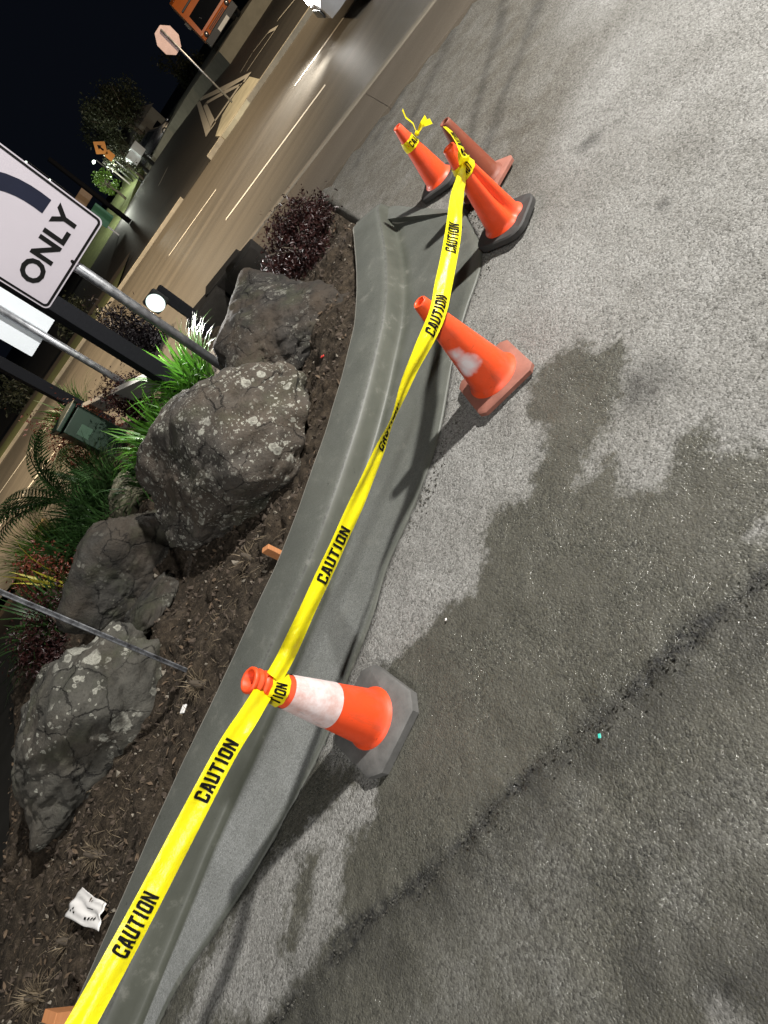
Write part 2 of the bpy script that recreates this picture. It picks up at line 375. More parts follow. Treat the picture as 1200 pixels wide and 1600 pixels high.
def m_highlit(name, col, spots):  # orange plastic with pale lamp highlights painted into its colour
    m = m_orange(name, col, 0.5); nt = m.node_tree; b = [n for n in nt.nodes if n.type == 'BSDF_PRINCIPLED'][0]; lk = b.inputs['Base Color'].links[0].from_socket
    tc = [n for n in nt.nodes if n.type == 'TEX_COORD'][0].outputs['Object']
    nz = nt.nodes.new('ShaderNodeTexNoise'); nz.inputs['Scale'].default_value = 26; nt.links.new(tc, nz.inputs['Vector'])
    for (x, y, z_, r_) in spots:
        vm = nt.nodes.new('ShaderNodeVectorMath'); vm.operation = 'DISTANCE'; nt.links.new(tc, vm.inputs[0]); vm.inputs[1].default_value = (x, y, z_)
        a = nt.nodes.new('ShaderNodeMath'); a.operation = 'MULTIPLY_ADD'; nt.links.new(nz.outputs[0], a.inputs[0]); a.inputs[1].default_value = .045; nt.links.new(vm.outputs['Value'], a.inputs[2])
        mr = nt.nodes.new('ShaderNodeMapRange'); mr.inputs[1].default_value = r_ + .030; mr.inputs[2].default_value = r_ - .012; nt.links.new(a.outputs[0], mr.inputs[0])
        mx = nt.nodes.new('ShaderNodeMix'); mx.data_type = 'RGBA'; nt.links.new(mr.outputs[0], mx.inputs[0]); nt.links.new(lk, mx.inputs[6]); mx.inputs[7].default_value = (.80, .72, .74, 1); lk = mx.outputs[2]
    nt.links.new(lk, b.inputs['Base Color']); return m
def m_leaf(name, a, b, trans=0.25, rough=0.45):
    t = NT(name); oi = t.noise(t.pos(), 9.0, 3); c = t.mix(t.ramp(oi, [(0.3, 0.0), (0.7, 1.0)]), a, b)
    t.set(c, rough, 0, None, 0.5)
    tr = t.n('ShaderNodeBsdfTranslucent'); t.l(c, tr.inputs[0]); ms = t.n('ShaderNodeMixShader'); ms.inputs[0].default_value = trans
    t.l(t.b.outputs[0], ms.inputs[1]); t.l(tr.outputs[0], ms.inputs[2]); t.l(ms.outputs[0], t.out.inputs[0]); return t.m
def m_galv():
    t = NT('galvanised_steel'); p = t.coord()
    n = t.noise(p, 14.0, 5, 0.7); c = t.mix(t.ramp(n, [(0.35, 0.0), (0.7, 1.0)]), (0.26, 0.27, 0.29), (0.48, 0.49, 0.51))
    return t.set(c, t.ramp(n, [(0.3, 0.35), (0.7, 0.55)]), 0.85)
def m_rust():
    t = NT('weathered_post_steel'); p = t.coord(); n = t.noise(p, 18.0, 6, 0.75)
    c = t.ramp(n, [(0.38, (0.035, 0.032, 0.034)), (0.5, (0.16, 0.165, 0.18)), (0.72, (0.36, 0.37, 0.39))])
    return t.set(c, 0.6, 0.5, t.bump(n, 0.4, 0.004))
def m_wood(name, a, b):
    t = NT(name); p = t.coord(); mp = t.n('ShaderNodeMapping'); t.l(p, mp.inputs[0]); mp.inputs['Scale'].default_value = (2, 22, 22)
    n = t.noise(mp.outputs[0], 3.0, 5, 0.6); return t.set(t.mix(n, a, b), 0.85, 0, t.bump(n, 0.3, 0.004), 0.12)

U = Vector((-0.898, 0.439, 0)); N = Vector((0.439, 0.898, 0))        # road direction and its normal
ROAD_ANG = -math.atan2(U.y, U.x)
MAT = dict(
    asphalt=m_asphalt(), concrete=m_concrete(), soil=m_soil(),
    orange=m_orange('orange_cone_plastic', (0.86, 0.078, 0.016), 0.5), orange_dirty=m_orange('grubby_orange_cone_plastic', (0.20, 0.045, 0.02), 1.0, 0.5),
    orange_dusty=plain('dusty_cone_base', (0.27, 0.105, 0.075), 0.75, 0, 0.4, 12, 0.3), rubber=plain('black_rubber_base', (0.035, 0.034, 0.033), 0.72, 0, 0.45, 14, 0.3),
    grey_rubber=plain('dusty_grey_rubber_base', (0.11, 0.108, 0.104), 0.75, 0, 0.6, 16, 0.3),
    hole=plain('dark_inside', (0.03, 0.008, 0.004), 0.9),
    ink=plain('black_print', (0.006, 0.006, 0.006), 0.7, spec=0.08), black=plain('black_paint', (0.012, 0.013, 0.014), 0.45),
    sign_white=plain('white_sign_sheet', (0.40, 0.37, 0.41), 0.4, 0, 0.06, 3), navy=plain('dark_navy_sheet', (0.007, 0.009, 0.022), 0.5, spec=0.15),
    panel_white=plain('pale_sign_back', (0.74, 0.79, 0.84), 0.4, 0, 0.05, 2), galv=m_galv(), rust=m_rust(),
    leaf_green=m_leaf('strappy_leaf', (0.035, 0.13, 0.012), (0.085, 0.21, 0.02)), leaf_palm=m_leaf('palm_leaf', (0.014, 0.042, 0.010), (0.036, 0.082, 0.019)),
    leaf_red=m_leaf('dark_red_leaf', (0.016, 0.006, 0.006), (0.045, 0.013, 0.011)), leaf_pink=m_leaf('crimson_leaf', (0.10, 0.014, 0.014), (0.20, 0.06, 0.03)),
    leaf_lime=m_leaf('grassy_leaf', (0.05, 0.13, 0.02), (0.13, 0.21, 0.03)), leaf_grey=m_leaf('far_leaf', (0.035, 0.045, 0.022), (0.075, 0.08, 0.05)),
    straw=plain('dry_straw', (0.20, 0.155, 0.10), 0.8, 0, 0.5, 20), bark=plain('bark', (0.07, 0.055, 0.04), 0.9, 0, 0.4, 12, 0.5, 40),
    dark_timber=m_wood('dark_stained_timber', (0.005, 0.0055, 0.007), (0.011, 0.0115, 0.014)), grey_timber=m_wood('grey_weathered_timber', (0.16, 0.155, 0.14), (0.30, 0.29, 0.27)),
    tan_timber=m_wood('tan_timber', (0.24, 0.17, 0.08), (0.36, 0.27, 0.14)), stake=m_wood('raw_orange_timber', (0.42, 0.17, 0.07), (0.55, 0.25, 0.11)),
    form=m_wood('pale_form_board', (0.40, 0.37, 0.30), (0.62, 0.58, 0.48)),
    paper=plain('crumpled_white_paper', (0.78, 0.76, 0.74), 0.7, 0, 0.06, 6), paint_white=plain('white_road_paint', (0.55, 0.53, 0.47), 0.7, 0, 0.3, 6),
    green_box=plain('green_powder_coat', (0.007, 0.026, 0.013), 0.45), block=plain('dark_edging_stone', (0.020, 0.018, 0.016), 0.95, 0, 0.5, 8, 0.8, 30, 0.1),
    stone=plain('pale_pebble', (0.20, 0.175, 0.14), 0.9, 0, 0.5, 9, 0.5), glass=plain('dark_glass', (0.006, 0.007, 0.009), 0.08), chrome=plain('bright_trim', (0.55, 0.55, 0.58), 0.25, 0.9),
    truck=plain('orange_truck_paint', (0.55, 0.13, 0.015), 0.35, 0, 0.2, 2), car_dark=plain('black_car_paint', (0.008, 0.008, 0.011), 0.22), car_silver=plain('silver_car_paint', (0.30, 0.31, 0.33), 0.3, 0.4),
    yellow_sign=plain('amber_sign_sheet', (0.45, 0.16, 0.02), 0.4), green_sign=plain('green_sign_sheet', (0.015, 0.20, 0.11), 0.4), pink_back=plain('pale_pink_sign_back', (0.42, 0.31, 0.31), 0.5),
    wall=plain('dull_render', (0.20, 0.19, 0.17), 0.9), roof=plain('dull_roof', (0.09, 0.085, 0.08), 0.9), grass=plain('mown_grass', (0.095, 0.115, 0.04), 0.9, 0, 0.5, 3, 0.8, 40),
    red_bit=plain('red_plastic_scrap', (0.55, 0.05, 0.04), 0.5), teal_bit=plain('teal_plastic_scrap', (0.05, 0.50, 0.42), 0.4),
    tyre=plain('tyre_rubber', (0.018, 0.018, 0.018), 0.8),
)
def m_tape():
    t = NT('yellow_caution_tape'); p = t.pos(); n = t.noise(p, 9.0, 4)
    c = t.mix(n, (0.86, 0.74, 0.006), (0.96, 0.86, 0.012)); t.set(c, 0.32, 0, t.bump(t.noise(p, 30.0, 5, 0.65, dist=0.6), 0.45, 0.008), 0.5)
    tr = t.n('ShaderNodeBsdfTranslucent'); t.l(c, tr.inputs[0]); ms = t.n('ShaderNodeMixShader'); ms.inputs[0].default_value = 0.22
    t.l(t.b.outputs[0], ms.inputs[1]); t.l(tr.outputs[0], ms.inputs[2]); t.l(ms.outputs[0], t.out.inputs[0]); return t.m
MAT['tape'] = m_tape()
def m_collar():
    t = NT('scuffed_reflective_collar'); p = t.coord(); n = t.noise(p, 11.0, 6, 0.75)
    c = t.mix(t.ramp(n, [(0.4, 0.0), (0.7, 1.0)]), (0.72, 0.62, 0.62), (0.55, 0.33, 0.29))
    mp = t.n('ShaderNodeMapping'); t.l(p, mp.inputs[0]); mp.inputs['Scale'].default_value = (60, 60, 5)
    c = t.mix(t.ramp(t.noise(mp.outputs[0], 1.0, 3), [(0.62, 0.0), (0.72, 0.5)]), c, (0.35, 0.33, 0.33))
    return t.set(c, 0.45, 0, t.bump(n, 0.1, 0.004))
MAT['collar'] = m_collar()

# ------------------------------------------------------------------ the ground plan (traced on the ground, in metres)
back_px = [(548, 340), (556, 420), (553, 500), (540, 560), (515, 650), (482, 747), (445, 847), (394, 960), (340, 1077), (280, 1200), (215, 1345), (147, 1500), (95, 1620)]
BACK = [at(x, y, 0.15) for x, y in back_px]
out_px = [(722, 330), (748, 385), (745, 430), (730, 470), (705, 556), (682, 680), (640, 797), (600, 885), (580, 957), (538, 1065), (499, 1168), (400, 1350), (333, 1453), (267, 1550), (225, 1640)]
OUT = [at(x, y, 0.0) for x, y in out_px]
NS = 150
bk = resample([(p.x, p.y) for p in BACK], NS); ou = resample([(p.x, p.y) for p in OUT], NS)
ext = (bk[-1] - bk[-8]); ext /= np.linalg.norm(ext)
bk = np.vstack([bk, bk[-1] + ext * np.linspace(0.3, 2.2, 8)[:, None]]); ou = np.vstack([ou, ou[-1] + ext * np.linspace(0.3, 2.2, 8)[:, None]])
# smooth the outer line
for _ in range(6): ou[1:-1] = (ou[:-2] + 2 * ou[1:-1] + ou[2:]) / 4; bk[1:-1] = (bk[:-2] + 2 * bk[1:-1] + bk[2:]) / 4
def px_poly(pts, z=0.0): return [tuple(at(x, y, z))[:2] for x, y in pts]

# driveway of old asphalt -------------------------------------------------
def axis(lo, a, b, hi, fine, coarse):
    mid = np.arange(a, b, fine)
    def grow(start, end, sgn):
        out = []; x = start; st = fine
        while (x < end) if sgn > 0 else (x > end):
            st = min(st * 1.12, coarse); x = x + sgn * st; out.append(x)
        return out
    return np.array(grow(a, lo, -1)[::-1] + list(mid) + grow(b, hi, 1))
gx = axis(-8, -2.6, 4.4, 24, 0.018, 0.5); gy = axis(-14, 0.0, 4.9, 9.5, 0.018, 0.5)
GX, GY = np.meshgrid(gx, gy); P2 = np.stack([GX.ravel(), GY.ravel()], 1); P3 = np.c_[P2, np.zeros(len(P2))]
gut = np.vstack([ou, bk[::-1]])
d_out = sdf(P2, gut)                                   # >0 inside the poured concrete
bed_poly = list(map(tuple, bk)) + [(-7, 2.2), (-7, 11.2), tuple((U * 9 + N * 7.2)[:2]), (1.2, 7.45), (2.6, 6.75)]
d_bed = sdf(P2, bed_poly)
z = 0.004 * fbm(P3 * 9, 4, 3) + 0.014 * fbm(P3 * 0.9, 3, 5)
z += 0.0022 * fbm(P3 * 55, 3, 11)
rag = 0.022 + 0.016 * fbm(P3 * 9, 4, 8)
e = smooth(-rag - 0.022, -rag + 0.004, d_out)
z = z * (1 - e) + e * (-0.010)
z = np.where(d_out > 0.0, -0.12, z)
eb = smooth(-0.06, 0.02, d_bed); z = z * (1 - eb) - 0.25 * eb
v_road = P2 @ np.array(N[:2]); z = np.where(v_road > 7.30, -0.06, z)
seam_line = px_poly([(1290, 800), (1200, 895), (1080, 985), (950, 1110), (840, 1190), (700, 1340), (560, 1450), (430, 1600), (330, 1700)])
branch = px_poly([(1330, 1480), (1200, 1500), (1090, 1560), (960, 1600), (900, 1660)])
b2 = px_poly([(1100, 1250), (1020, 1330), (930, 1400)]); b3 = px_poly([(700, 1340), (800, 1390), (840, 1440)])
ds = seg_dist(P2, seam_line); wob = 0.03 * fbm(P3 * 6, 4, 21)
seam = np.exp(-((ds + wob) / 0.019) ** 2) + 0.6 * np.exp(-((seg_dist(P2, branch) + wob) / 0.03) ** 2) + 0.3 * np.exp(-((seg_dist(P2, b2) + wob) / 0.05) ** 2) + 0.3 * np.exp(-((seg_dist(P2, b3) + wob) / 0.02) ** 2)
z -= 0.012 * np.clip(seam, 0, 1) * (0.6 + 0.6 * fbm(P3 * 30, 3, 4))
near_seam = np.exp(-(ds / 0.14) ** 2); z += near_seam * 0.009 * np.abs(fbm(P3 * 24, 4, 33))
wet_main = px_poly([(837, 583), (875, 546), (933, 542), (967, 525), (983, 550), (967, 617), (950, 658), (930, 690), (905, 752), (925, 745), (955, 712), (968, 760), (990, 772), (1045, 765), (1055, 700), (1062, 678), (1100, 655), (1117, 704), (1160, 700), (1260, 690),
                    (1900, 900), (1900, 2600), (-200, 2300), (150, 1760), (225, 1630), (440, 1570), (540, 1440), (530, 1400), (545, 1310), (575, 1285), (592, 1240), (600, 1200), (560, 1060), (600, 1040), (660, 990), (700, 946), (746, 917), (758, 858), (771, 792), (817, 787), (837, 733), (850, 667), (821, 637)])
wet_shadow_strip = px_poly([(490, 1180), (545, 1208), (560, 1225), (470, 1300), (398, 1372), (330, 1490), (262, 1640), (215, 1640), (333, 1453), (400, 1350)])  # damp gutter edge, with the nearest cone's shadow painted in as dark colour
wet_s2 = px_poly([(470, 1345), (500, 1335), (478, 1430), (462, 1500), (440, 1480)])
dry_isl = px_poly([(905, 750), (925, 740), (950, 705), (940, 690), (915, 700)]); dry_r = px_poly([(1165, 835), (1200, 790), (1240, 740), (1240, 800), (1195, 840)])
dry_bot = px_poly([(1090, 1600), (1120, 1560), (1170, 1590), (1200, 1640), (1100, 1650)])
wet = np.maximum.reduce([sdf(P2, wet_main), sdf(P2, wet_shadow_strip), sdf(P2, wet_s2) + 0.0])
for dpl in (dry_isl, dry_r, dry_bot): wet = np.minimum(wet, -sdf(P2, dpl))
wet = np.clip(wet, -0.3, 0.3)
pale = smooth(-0.10, 0.16, np.maximum(sdf(P2, px_poly([(610, 1640), (690, 1460), (800, 1300), (900, 1230), (960, 1330), (900, 1450), (960, 1640)])), sdf(P2, px_poly([(980, 1330), (1100, 1230), (1210, 1200), (1300, 1330), (1150, 1420), (1040, 1470)]))) + 0.06 * fbm(P3 * 4, 4, 95))
# wheel-dragged dark streaks on the apron towards the road, and grime in the rut below the seam
str_lines = [px_poly(a) for a in ([(792, -20), (772, 70), (748, 160), (726, 250)], [(850, -20), (815, 80), (772, 190), (750, 245)], [(668, 20), (612, 140), (552, 270)], [(735, -20), (690, 90), (640, 200)], [(700, -20), (640, 110), (590, 220)], [(560, 235), (640, 120), (730, -20)])]
grime = np.zeros(len(P2))
for k, sl in enumerate(str_lines): grime = np.maximum(grime, 0.75 * np.exp(-((seg_dist(P2, sl) + 0.018 * fbm(P3 * 2.5, 3, 60 + k)) / (0.055 + 0.008 * k)) ** 2))
spots = px_poly([(920, 215), (965, 185), (1030, 322), (1000, 600), (1190, 990), (945, 1140), (1000, 190), (490, 1570), (610, 1490), (770, 1270), (1180, 1540), (1010, 1500), (700, 1380)])
for k, s_ in enumerate(spots):
    rr = (0.05, 0.03, 0.035, 0.10, 0.11, 0.10, 0.03, .15, .09, .06, .13, .06, .09)[k]
    dd = np.hypot(*(P2 - np.array(s_)).T) + 0.05 * fbm(P3 * 8, 4, 80 + k); grime = np.maximum(grime, 0.85 * np.exp(-(dd / rr) ** 2))
below = sdf(P2, seam_line + [(-3, -2), (3, -2)])
grime = np.maximum(grime, 0.85 * np.exp(-(np.clip(below + 0.05 * fbm(P3 * 5, 4, 71), 0, 9) / 0.13) ** 2) * (below > -0.01))
grime = np.maximum(grime, 0.8 * np.exp(-((d_out + 0.012) / 0.018) ** 2))
film = smooth(-0.5, 0.35, sdf(P2, px_poly([(470, 350), (730, 330), (800, 300), (850, 200), (880, 100), (900, -60), (560, -60), (430, 250)])) + 0.25 * fbm(P3 * 1.6, 4, 91))
mud = film
o = np_mesh('driveway', np.c_[P2, z], grid_faces(len(gx), len(gy)), MAT['asphalt'], dict(pale=pale, wet=wet, seam=np.clip(seam, 0, 1), grime=grime, mud=mud))
tag(o, kind='structure')

# ground, road, paths -----------------------------------------------------
def sheet(name, pts, zz, mat, kind='structure'):
    m = MB(); m.add([(x, y, zz) for x, y in pts], [tuple(range(len(pts)))]); o = m.build(name, mat); return tag(o, kind=kind) if kind else o
def uv(u, v): p = U * u + N * v; return (p.x, p.y)
def strip(name, v0, v1, u0, u1, zz, mat): return sheet(name, [uv(u0, v0), uv(u1, v0), uv(u1, v1), uv(u0, v1)][::-1], zz, mat)
sheet('ground', [(-600, -300), (600, -300), (600, 900), (-600, 900)], -0.35, plain('dark_ground', (0.03, 0.03, 0.025), 0.95, 0, 0.4, 0.5))
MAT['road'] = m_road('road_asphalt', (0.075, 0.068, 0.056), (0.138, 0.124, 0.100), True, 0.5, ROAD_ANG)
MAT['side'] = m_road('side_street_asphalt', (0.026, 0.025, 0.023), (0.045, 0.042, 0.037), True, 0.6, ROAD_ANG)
MAT['path'] = m_road('footpath_concrete', (0.075, 0.060, 0.043), (0.115, 0.094, 0.070), True, 0.85, ROAD_ANG)
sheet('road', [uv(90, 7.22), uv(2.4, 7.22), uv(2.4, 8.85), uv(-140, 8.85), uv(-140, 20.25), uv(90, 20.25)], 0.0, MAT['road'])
# footpath of jointed slabs beside the road
fp = MB()
for k in range(-16, 2):
    u0 = k * 1.5 - 0.6
    c = U * (u0 + 0.745) + N * 8.02
    fp.box((c.x, c.y, -0.04), (1.496, 1.36, 0.09), Matrix.Rotation(math.atan2(U.y, U.x), 3, 'Z'), 0.003)
tag(fp.build('footpath', MAT['path']), kind='structure')
kb = MB()
def kerb(u0, u1, v, w=0.16, h=0.07, step=6):
    n = int(abs(u1 - u0) / step) + 1
    for k in range(n):
        a = u0 + (u1 - u0) * k / n; b_ = u0 + (u1 - u0) * (k + 1) / n; c = U * ((a + b_) / 2) + N * v
        kb.box((c.x, c.y, h / 2 - 0.06), (abs(b_ - a) - 0.006, w, h + 0.12), Matrix.Rotation(math.atan2(U.y, U.x), 3, 'Z'), 0.012)
kerb(2.3, -60, 8.77, 0.15, 0.025)
tag(kb.build('road_kerb', plain('kerb_concrete', (0.15, 0.13, 0.10), 0.85, 0, 0.2, 8)), kind='structure')
pm = MB()
def paint(u0, u1, v0, v1, zz=0.006):
    pm.add([(*uv(u0, v0), zz), (*uv(u1, v0), zz), (*uv(u1, v1), zz), (*uv(u0, v1), zz)][::-1], [(0, 1, 2, 3)])
def uof(px, py): p = at(px, py); return p.x * U.x + p.y * U.y
paint(uof(353, 343), uof(509, 133), 11.50, 11.62); paint(uof(460, 133), uof(590, -45), 14.50, 14.62); paint(uof(265, 395), uof(338, 297), 15.15, 15.27)
paint(8, 40, 11.5, 11.62); paint(10, 44, 15.15, 15.27); paint(uof(600, -100), -60, 11.5, 11.62)
for a in range(7): paint(14 + a * 6, 16 + a * 6, 13.2, 13.3)
tag(pm.build('road_markings', MAT['paint_white']), kind='structure')
# far side: island kerb, side street with a give-way triangle
kb = MB(); kerb(uof(330, 240), -60, 20.32, 0.13, 0.14, 8); kerb(60, 4.5, 20.32, 0.10, 0.10, 5)
tag(kb.build('far_kerb', plain('far_kerb_concrete', (0.30, 0.27, 0.21), 0.85, 0, 0.4, 4)), kind='structure')
isl = [at(342, 218), at(352, 185), at(370, 155), at(395, 125), at(412, 130), at(395, 155), at(372, 190), at(352, 218)]
m = MB(); m.prism([(p.x, p.y) for p in isl], -0.05, 0.13); tag(m.build('traffic_island', plain('island_concrete', (0.42, 0.40, 0.30), 0.9, 0, 0.5, 1.5, 0.5, 8)), kind='structure')
fe = [at_y(215, 292, 60), at_y(260, 203, 64), at_y(315, 113, 66)]
side = [uv(70, 20.45), uv(-60, 20.45), (75, 70), (34, 66), (19, 64), (9, 61), (-60, 75)]
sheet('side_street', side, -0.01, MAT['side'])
gw = MB()
def gline(a, b_, w, zz=0.008):
    a, b_ = at(*a), at(*b_); d = (b_ - a).normalized(); n_ = Vector((-d.y, d.x, 0)) * w / 2
    gw.add([(p.x, p.y, zz) for p in (a - n_, b_ - n_, b_ + n_, a + n_)], [(0, 1, 2, 3)])
gline((309, 157), (326, 208), 0.35); gline((320, 163), (334, 197), 0.3); gline((309, 157), (388, 120), 0.4); gline((322, 161), (380, 128), 0.3); gline((330, 198), (376, 132), 0.7)
gline((285, 160), (309, 157), 0.6); gline((376, 113), (395, 82), 0.15); gline((386, 111), (433, 43), 0.18); gline((420, 50), (433, 43), 0.18); gline((395, 82), (420, 50), 0.15); gline((434, 32), (462, -2), 0.2)
gline((248, 290), (262, 262), 0.2)
tag(gw.build('side_street_markings', MAT['paint_white']), kind='structure')

# curb and gutter ---------------------------------------------------------
prof = [(0.0, -0.05, 'b'), (0.0, 0.146, 'r'), (0.006, 0.150, 'r'), (0.018, 0.151, 't'), (0.12, 0.150, 't'), (0.245, 0.144, 't'), (0.272, 0.139, 't'), (0.283, 0.132, 'f'), (0.292, 0.122, 's'), (0.304, 0.090, 's'), (0.316, 0.04, 's'), (0.324, 0.012, 's'), (0.335, 0.0, 's'), (0.36, -0.006, 's')]
npan = 9
V = []; face = []; sand = []; rim = []
n_st = len(bk)
for i in range(n_st):
    b_ = bk[i]; # across direction: towards nearest point of outer line
    tdir = bk[min(i + 1, n_st - 1)] - bk[max(i - 1, 0)]; tdir /= np.linalg.norm(tdir)
    nrm = np.array([-tdir[1], tdir[0]])
    k = np.argmin(np.abs((ou - b_) @ tdir) + 0.02 * np.hypot(*(ou - b_).T)); o_ = ou[k]
    if i < 40: w_ = smooth(0, 40, np.array(i)); o_ = (1 - w_) * ou[min(int(i * 1.0), n_st - 1)] + w_ * o_
    if nrm @ (o_ - b_) < 0: nrm = -nrm
    wtot = np.hypot(*(o_ - b_)); ax = (o_ - b_) / wtot
    nn = nrm * (1 - 0.3) + ax * 0.3; nn /= np.linalg.norm(nn)
    taper = 0.55 + 0.45 * smooth(-1, 7, np.array(i))
    for (s_, zz, kd) in prof:
        q = b_ + nn * s_
        V.append((q[0], q[1], zz * (taper if zz > 0.0 else 1))); face.append(1.0 if kd == 'f' else 0.0); sand.append({'t': 0.22, 'f': 0.3, 'r': 0.6, 'b': 0.4, 's': 0.0}[kd]); rim.append(1.0 if kd == 'r' else 0.0)  # shade falling on the curb top is put into its darker colour
    q0 = b_ + nn * 0.36; nearness = 0.22 + 0.85 * float(smooth(55, 130, np.array(i)))
    for j in range(1, npan + 1):
        t_ = j / npan; q = q0 * (1 - t_) + o_ * t_
        V.append((q[0], q[1], -0.006 + 0.006 * t_)); face.append(0.0); sand.append(min(1.05, nearness) if 0 < j < npan else 0.15); rim.append(0.0)
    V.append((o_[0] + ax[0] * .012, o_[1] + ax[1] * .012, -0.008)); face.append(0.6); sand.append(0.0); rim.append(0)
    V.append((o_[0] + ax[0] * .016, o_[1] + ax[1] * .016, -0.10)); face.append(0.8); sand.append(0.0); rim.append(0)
V = np.array(V); w = len(prof) + npan + 2
V[:, 2] += 0.0025 * fbm(np.c_[V[:, :2] * 5, V[:, 2:]], 3, 41) * (V[:, 2] > -0.04)
Fq = grid_faces(w, n_st)
cap = MB()
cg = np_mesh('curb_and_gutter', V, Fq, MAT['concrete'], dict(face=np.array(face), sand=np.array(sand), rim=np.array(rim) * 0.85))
# end cap closing the poured section
bm = bmesh.new(); bm.from_mesh(cg.data); bm.verts.ensure_lookup_table()
bm.faces.new([bm.verts[j] for j in range(w)]); bm.to_mesh(cg.data); bm.free()
tag(cg, 'freshly poured grey concrete curb with a wide gutter pan curving past the boulders', 'curb')

# planting bed ------------------------------------------------------------
ax_ = axis(-7, -3.7, 2.4, 3.0, 0.022, 0.25); ay_ = axis(1.6, 2.2, 6.2, 11.3, 0.022, 0.25)
BX, BY = np.meshgrid(ax_, ay_); B2 = np.stack([BX.ravel(), BY.ravel()], 1); B3 = np.c_[B2, np.zeros(len(B2))]
db = sdf(B2, bed_poly)
def bed_h(Pxy):
    Pxy = np.atleast_2d(np.asarray(Pxy, float)); P_ = np.c_[Pxy, np.zeros(len(Pxy))]
    d_ = seg_dist(Pxy, bk)
    h_ = 0.085 - 0.06 * smooth(0.15, 0.8, d_) + 0.055 * fbm(P_ * 2.2, 3, 51) + 0.030 * fbm(P_ * 9, 4, 52) + 0.013 * fbm(P_ * 32, 3, 53)
    for (cx, cy, r_, a_) in ((-1.15, 4.05, 0.33, -0.16), (-1.0, 4.9, 0.4, -0.10), (-1.55, 3.75, 0.28, 0.12), (-3.25, 2.75, 0.3, -0.05), (0.35, 3.75, 0.35, 0.04), (1.0, 4.3, 0.3, 0.06)):
        h_ = h_ + a_ * np.exp(-((Pxy[:, 0] - cx) ** 2 + (Pxy[:, 1] - cy) ** 2) / r_ ** 2)
    lip = 0.115 * (1 - smooth(0.0, 0.10, d_)); return np.maximum(np.minimum(h_, 0.135), lip * 0.9)
zb = bed_h(B2)
lft = smooth(-3.75, -4.05, B2[:, 0]); zb = zb * (1 - lft) - 0.09 * lft
zb = np.where(db < 0.004, -0.3, zb)
keep = grid_faces(len(ax_), len(ay_))
ok = (db[keep] > -0.03).any(1); keep = keep[ok]
zb = np.where((db <= 0.004) & (db > -0.06), -0.09, zb)
tag(np_mesh('soil', np.c_[B2, zb], keep, MAT['soil']), kind='structure')
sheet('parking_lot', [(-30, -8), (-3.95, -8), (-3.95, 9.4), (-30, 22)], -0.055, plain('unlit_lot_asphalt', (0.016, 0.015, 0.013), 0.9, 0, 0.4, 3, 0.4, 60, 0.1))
def bz(x, y): return float(bed_h([(x, y)])[0])

# mulch crumbs, pebbles and straw lying on the bed (countless)
def scatter_stuff(name, n, sizes, mat, seed, flat=0.6, region=None, dmax=2.2):
    rg = np.random.default_rng(seed); m = MB(); c = 0
    base = [(1, 0, 0), (-.5, .87, 0), (-.5, -.87, 0), (0, 0, .8), (0.1, 0, -.8), (.5, .6, .3)]
    fs = [(0, 5, 3), (5, 1, 3), (1, 2, 3), (2, 0, 3), (5, 0, 4), (1, 5, 4), (2, 1, 4), (0, 2, 4)]
    pts = rg.uniform((-3.9, 2.2), (2.2, 6.3), (n * 6, 2)); dd = seg_dist(pts, bk); ins = sdf(pts, bed_poly)
    pts = pts[(ins > 0.02) & (dd < dmax)][:n]; hs = bed_h(pts)
    for (x, y), h_ in zip(pts, hs):
        s_ = sizes[0] * (sizes[1] / sizes[0]) ** (rg.random() ** 2.2)
        r_ = Euler(rg.uniform(0, 6.3, 3)).to_matrix(); sc = Vector((rg.uniform(.7, 1.5), rg.uniform(.6, 1), rg.uniform(.5, 1) * flat)) * s_
        m.add([r_ @ Vector((b_[0] * sc.x, b_[1] * sc.y, b_[2] * sc.z)) + Vector((x, y, h_ + s_ * .2)) for b_ in base], fs)
    return tag(m.build(name, mat), kind='stuff')
tag(scatter_stuff('soil_crumbs', 6500, (0.006, 0.030), plain('soil_crumb', (0.06, 0.044, 0.032), 0.95, 0, 0.6, 9), 5), 'loose brown soil crumbs and bark chips over the planting bed', 'soil crumbs')
tag(scatter_stuff('pebbles', 700, (0.006, 0.026), MAT['stone'], 6, 0.8), 'small pale pebbles scattered over the soil beside the curb', 'pebbles')
rg = np.random.default_rng(9); m = MB()
cl = [(-3.05, 2.55), (-2.75, 2.95), (-2.3, 3.0), (-1.9, 2.95), (-1.45, 2.85), (-3.4, 2.6), (-2.4, 2.75), (-1.0, 3.1), (-3.3, 3.0), (-0.7, 3.3)]
for k in range(420):
    c = cl[rg.integers(len(cl))]; x, y = c[0] + rg.normal(0, .25), c[1] + rg.normal(0, .16)
    if sdf(np.array([[x, y]]), bed_poly)[0] < 0.03: continue
    a = rg.uniform(0, 6.3); L = rg.uniform(.03, .12); h_ = bz(x, y) + .006
    d = Vector((math.cos(a), math.sin(a), rg.uniform(-.1, .35))); sd = Vector((-d.y, d.x, 0)).normalized() * .0012; mdl = Vector((x, y, h_))
    tip = mdl + d * L; mid_ = mdl + d * L * .5 + Vector((0, 0, .012))
    m.add([mdl - sd, mdl + sd, mid_ + sd, mid_ - sd, tip], [(0, 1, 2, 3), (3, 2, 4)])
tag(m.build('straw', MAT['straw']), 'dry pale straw scattered over the soil near the lowest boulder', 'straw', kind='stuff')
rg = np.random.default_rng(19); m = MB()
pts = rg.uniform((-3.85, 2.2), (2.2, 6.2), (5200, 2)); pts = pts[(sdf(pts, bed_poly) > .03) & (fbm(np.c_[pts, np.zeros(len(pts))] * 1.7, 3, 99) > -.15)][:1300]; hs = bed_h(pts)
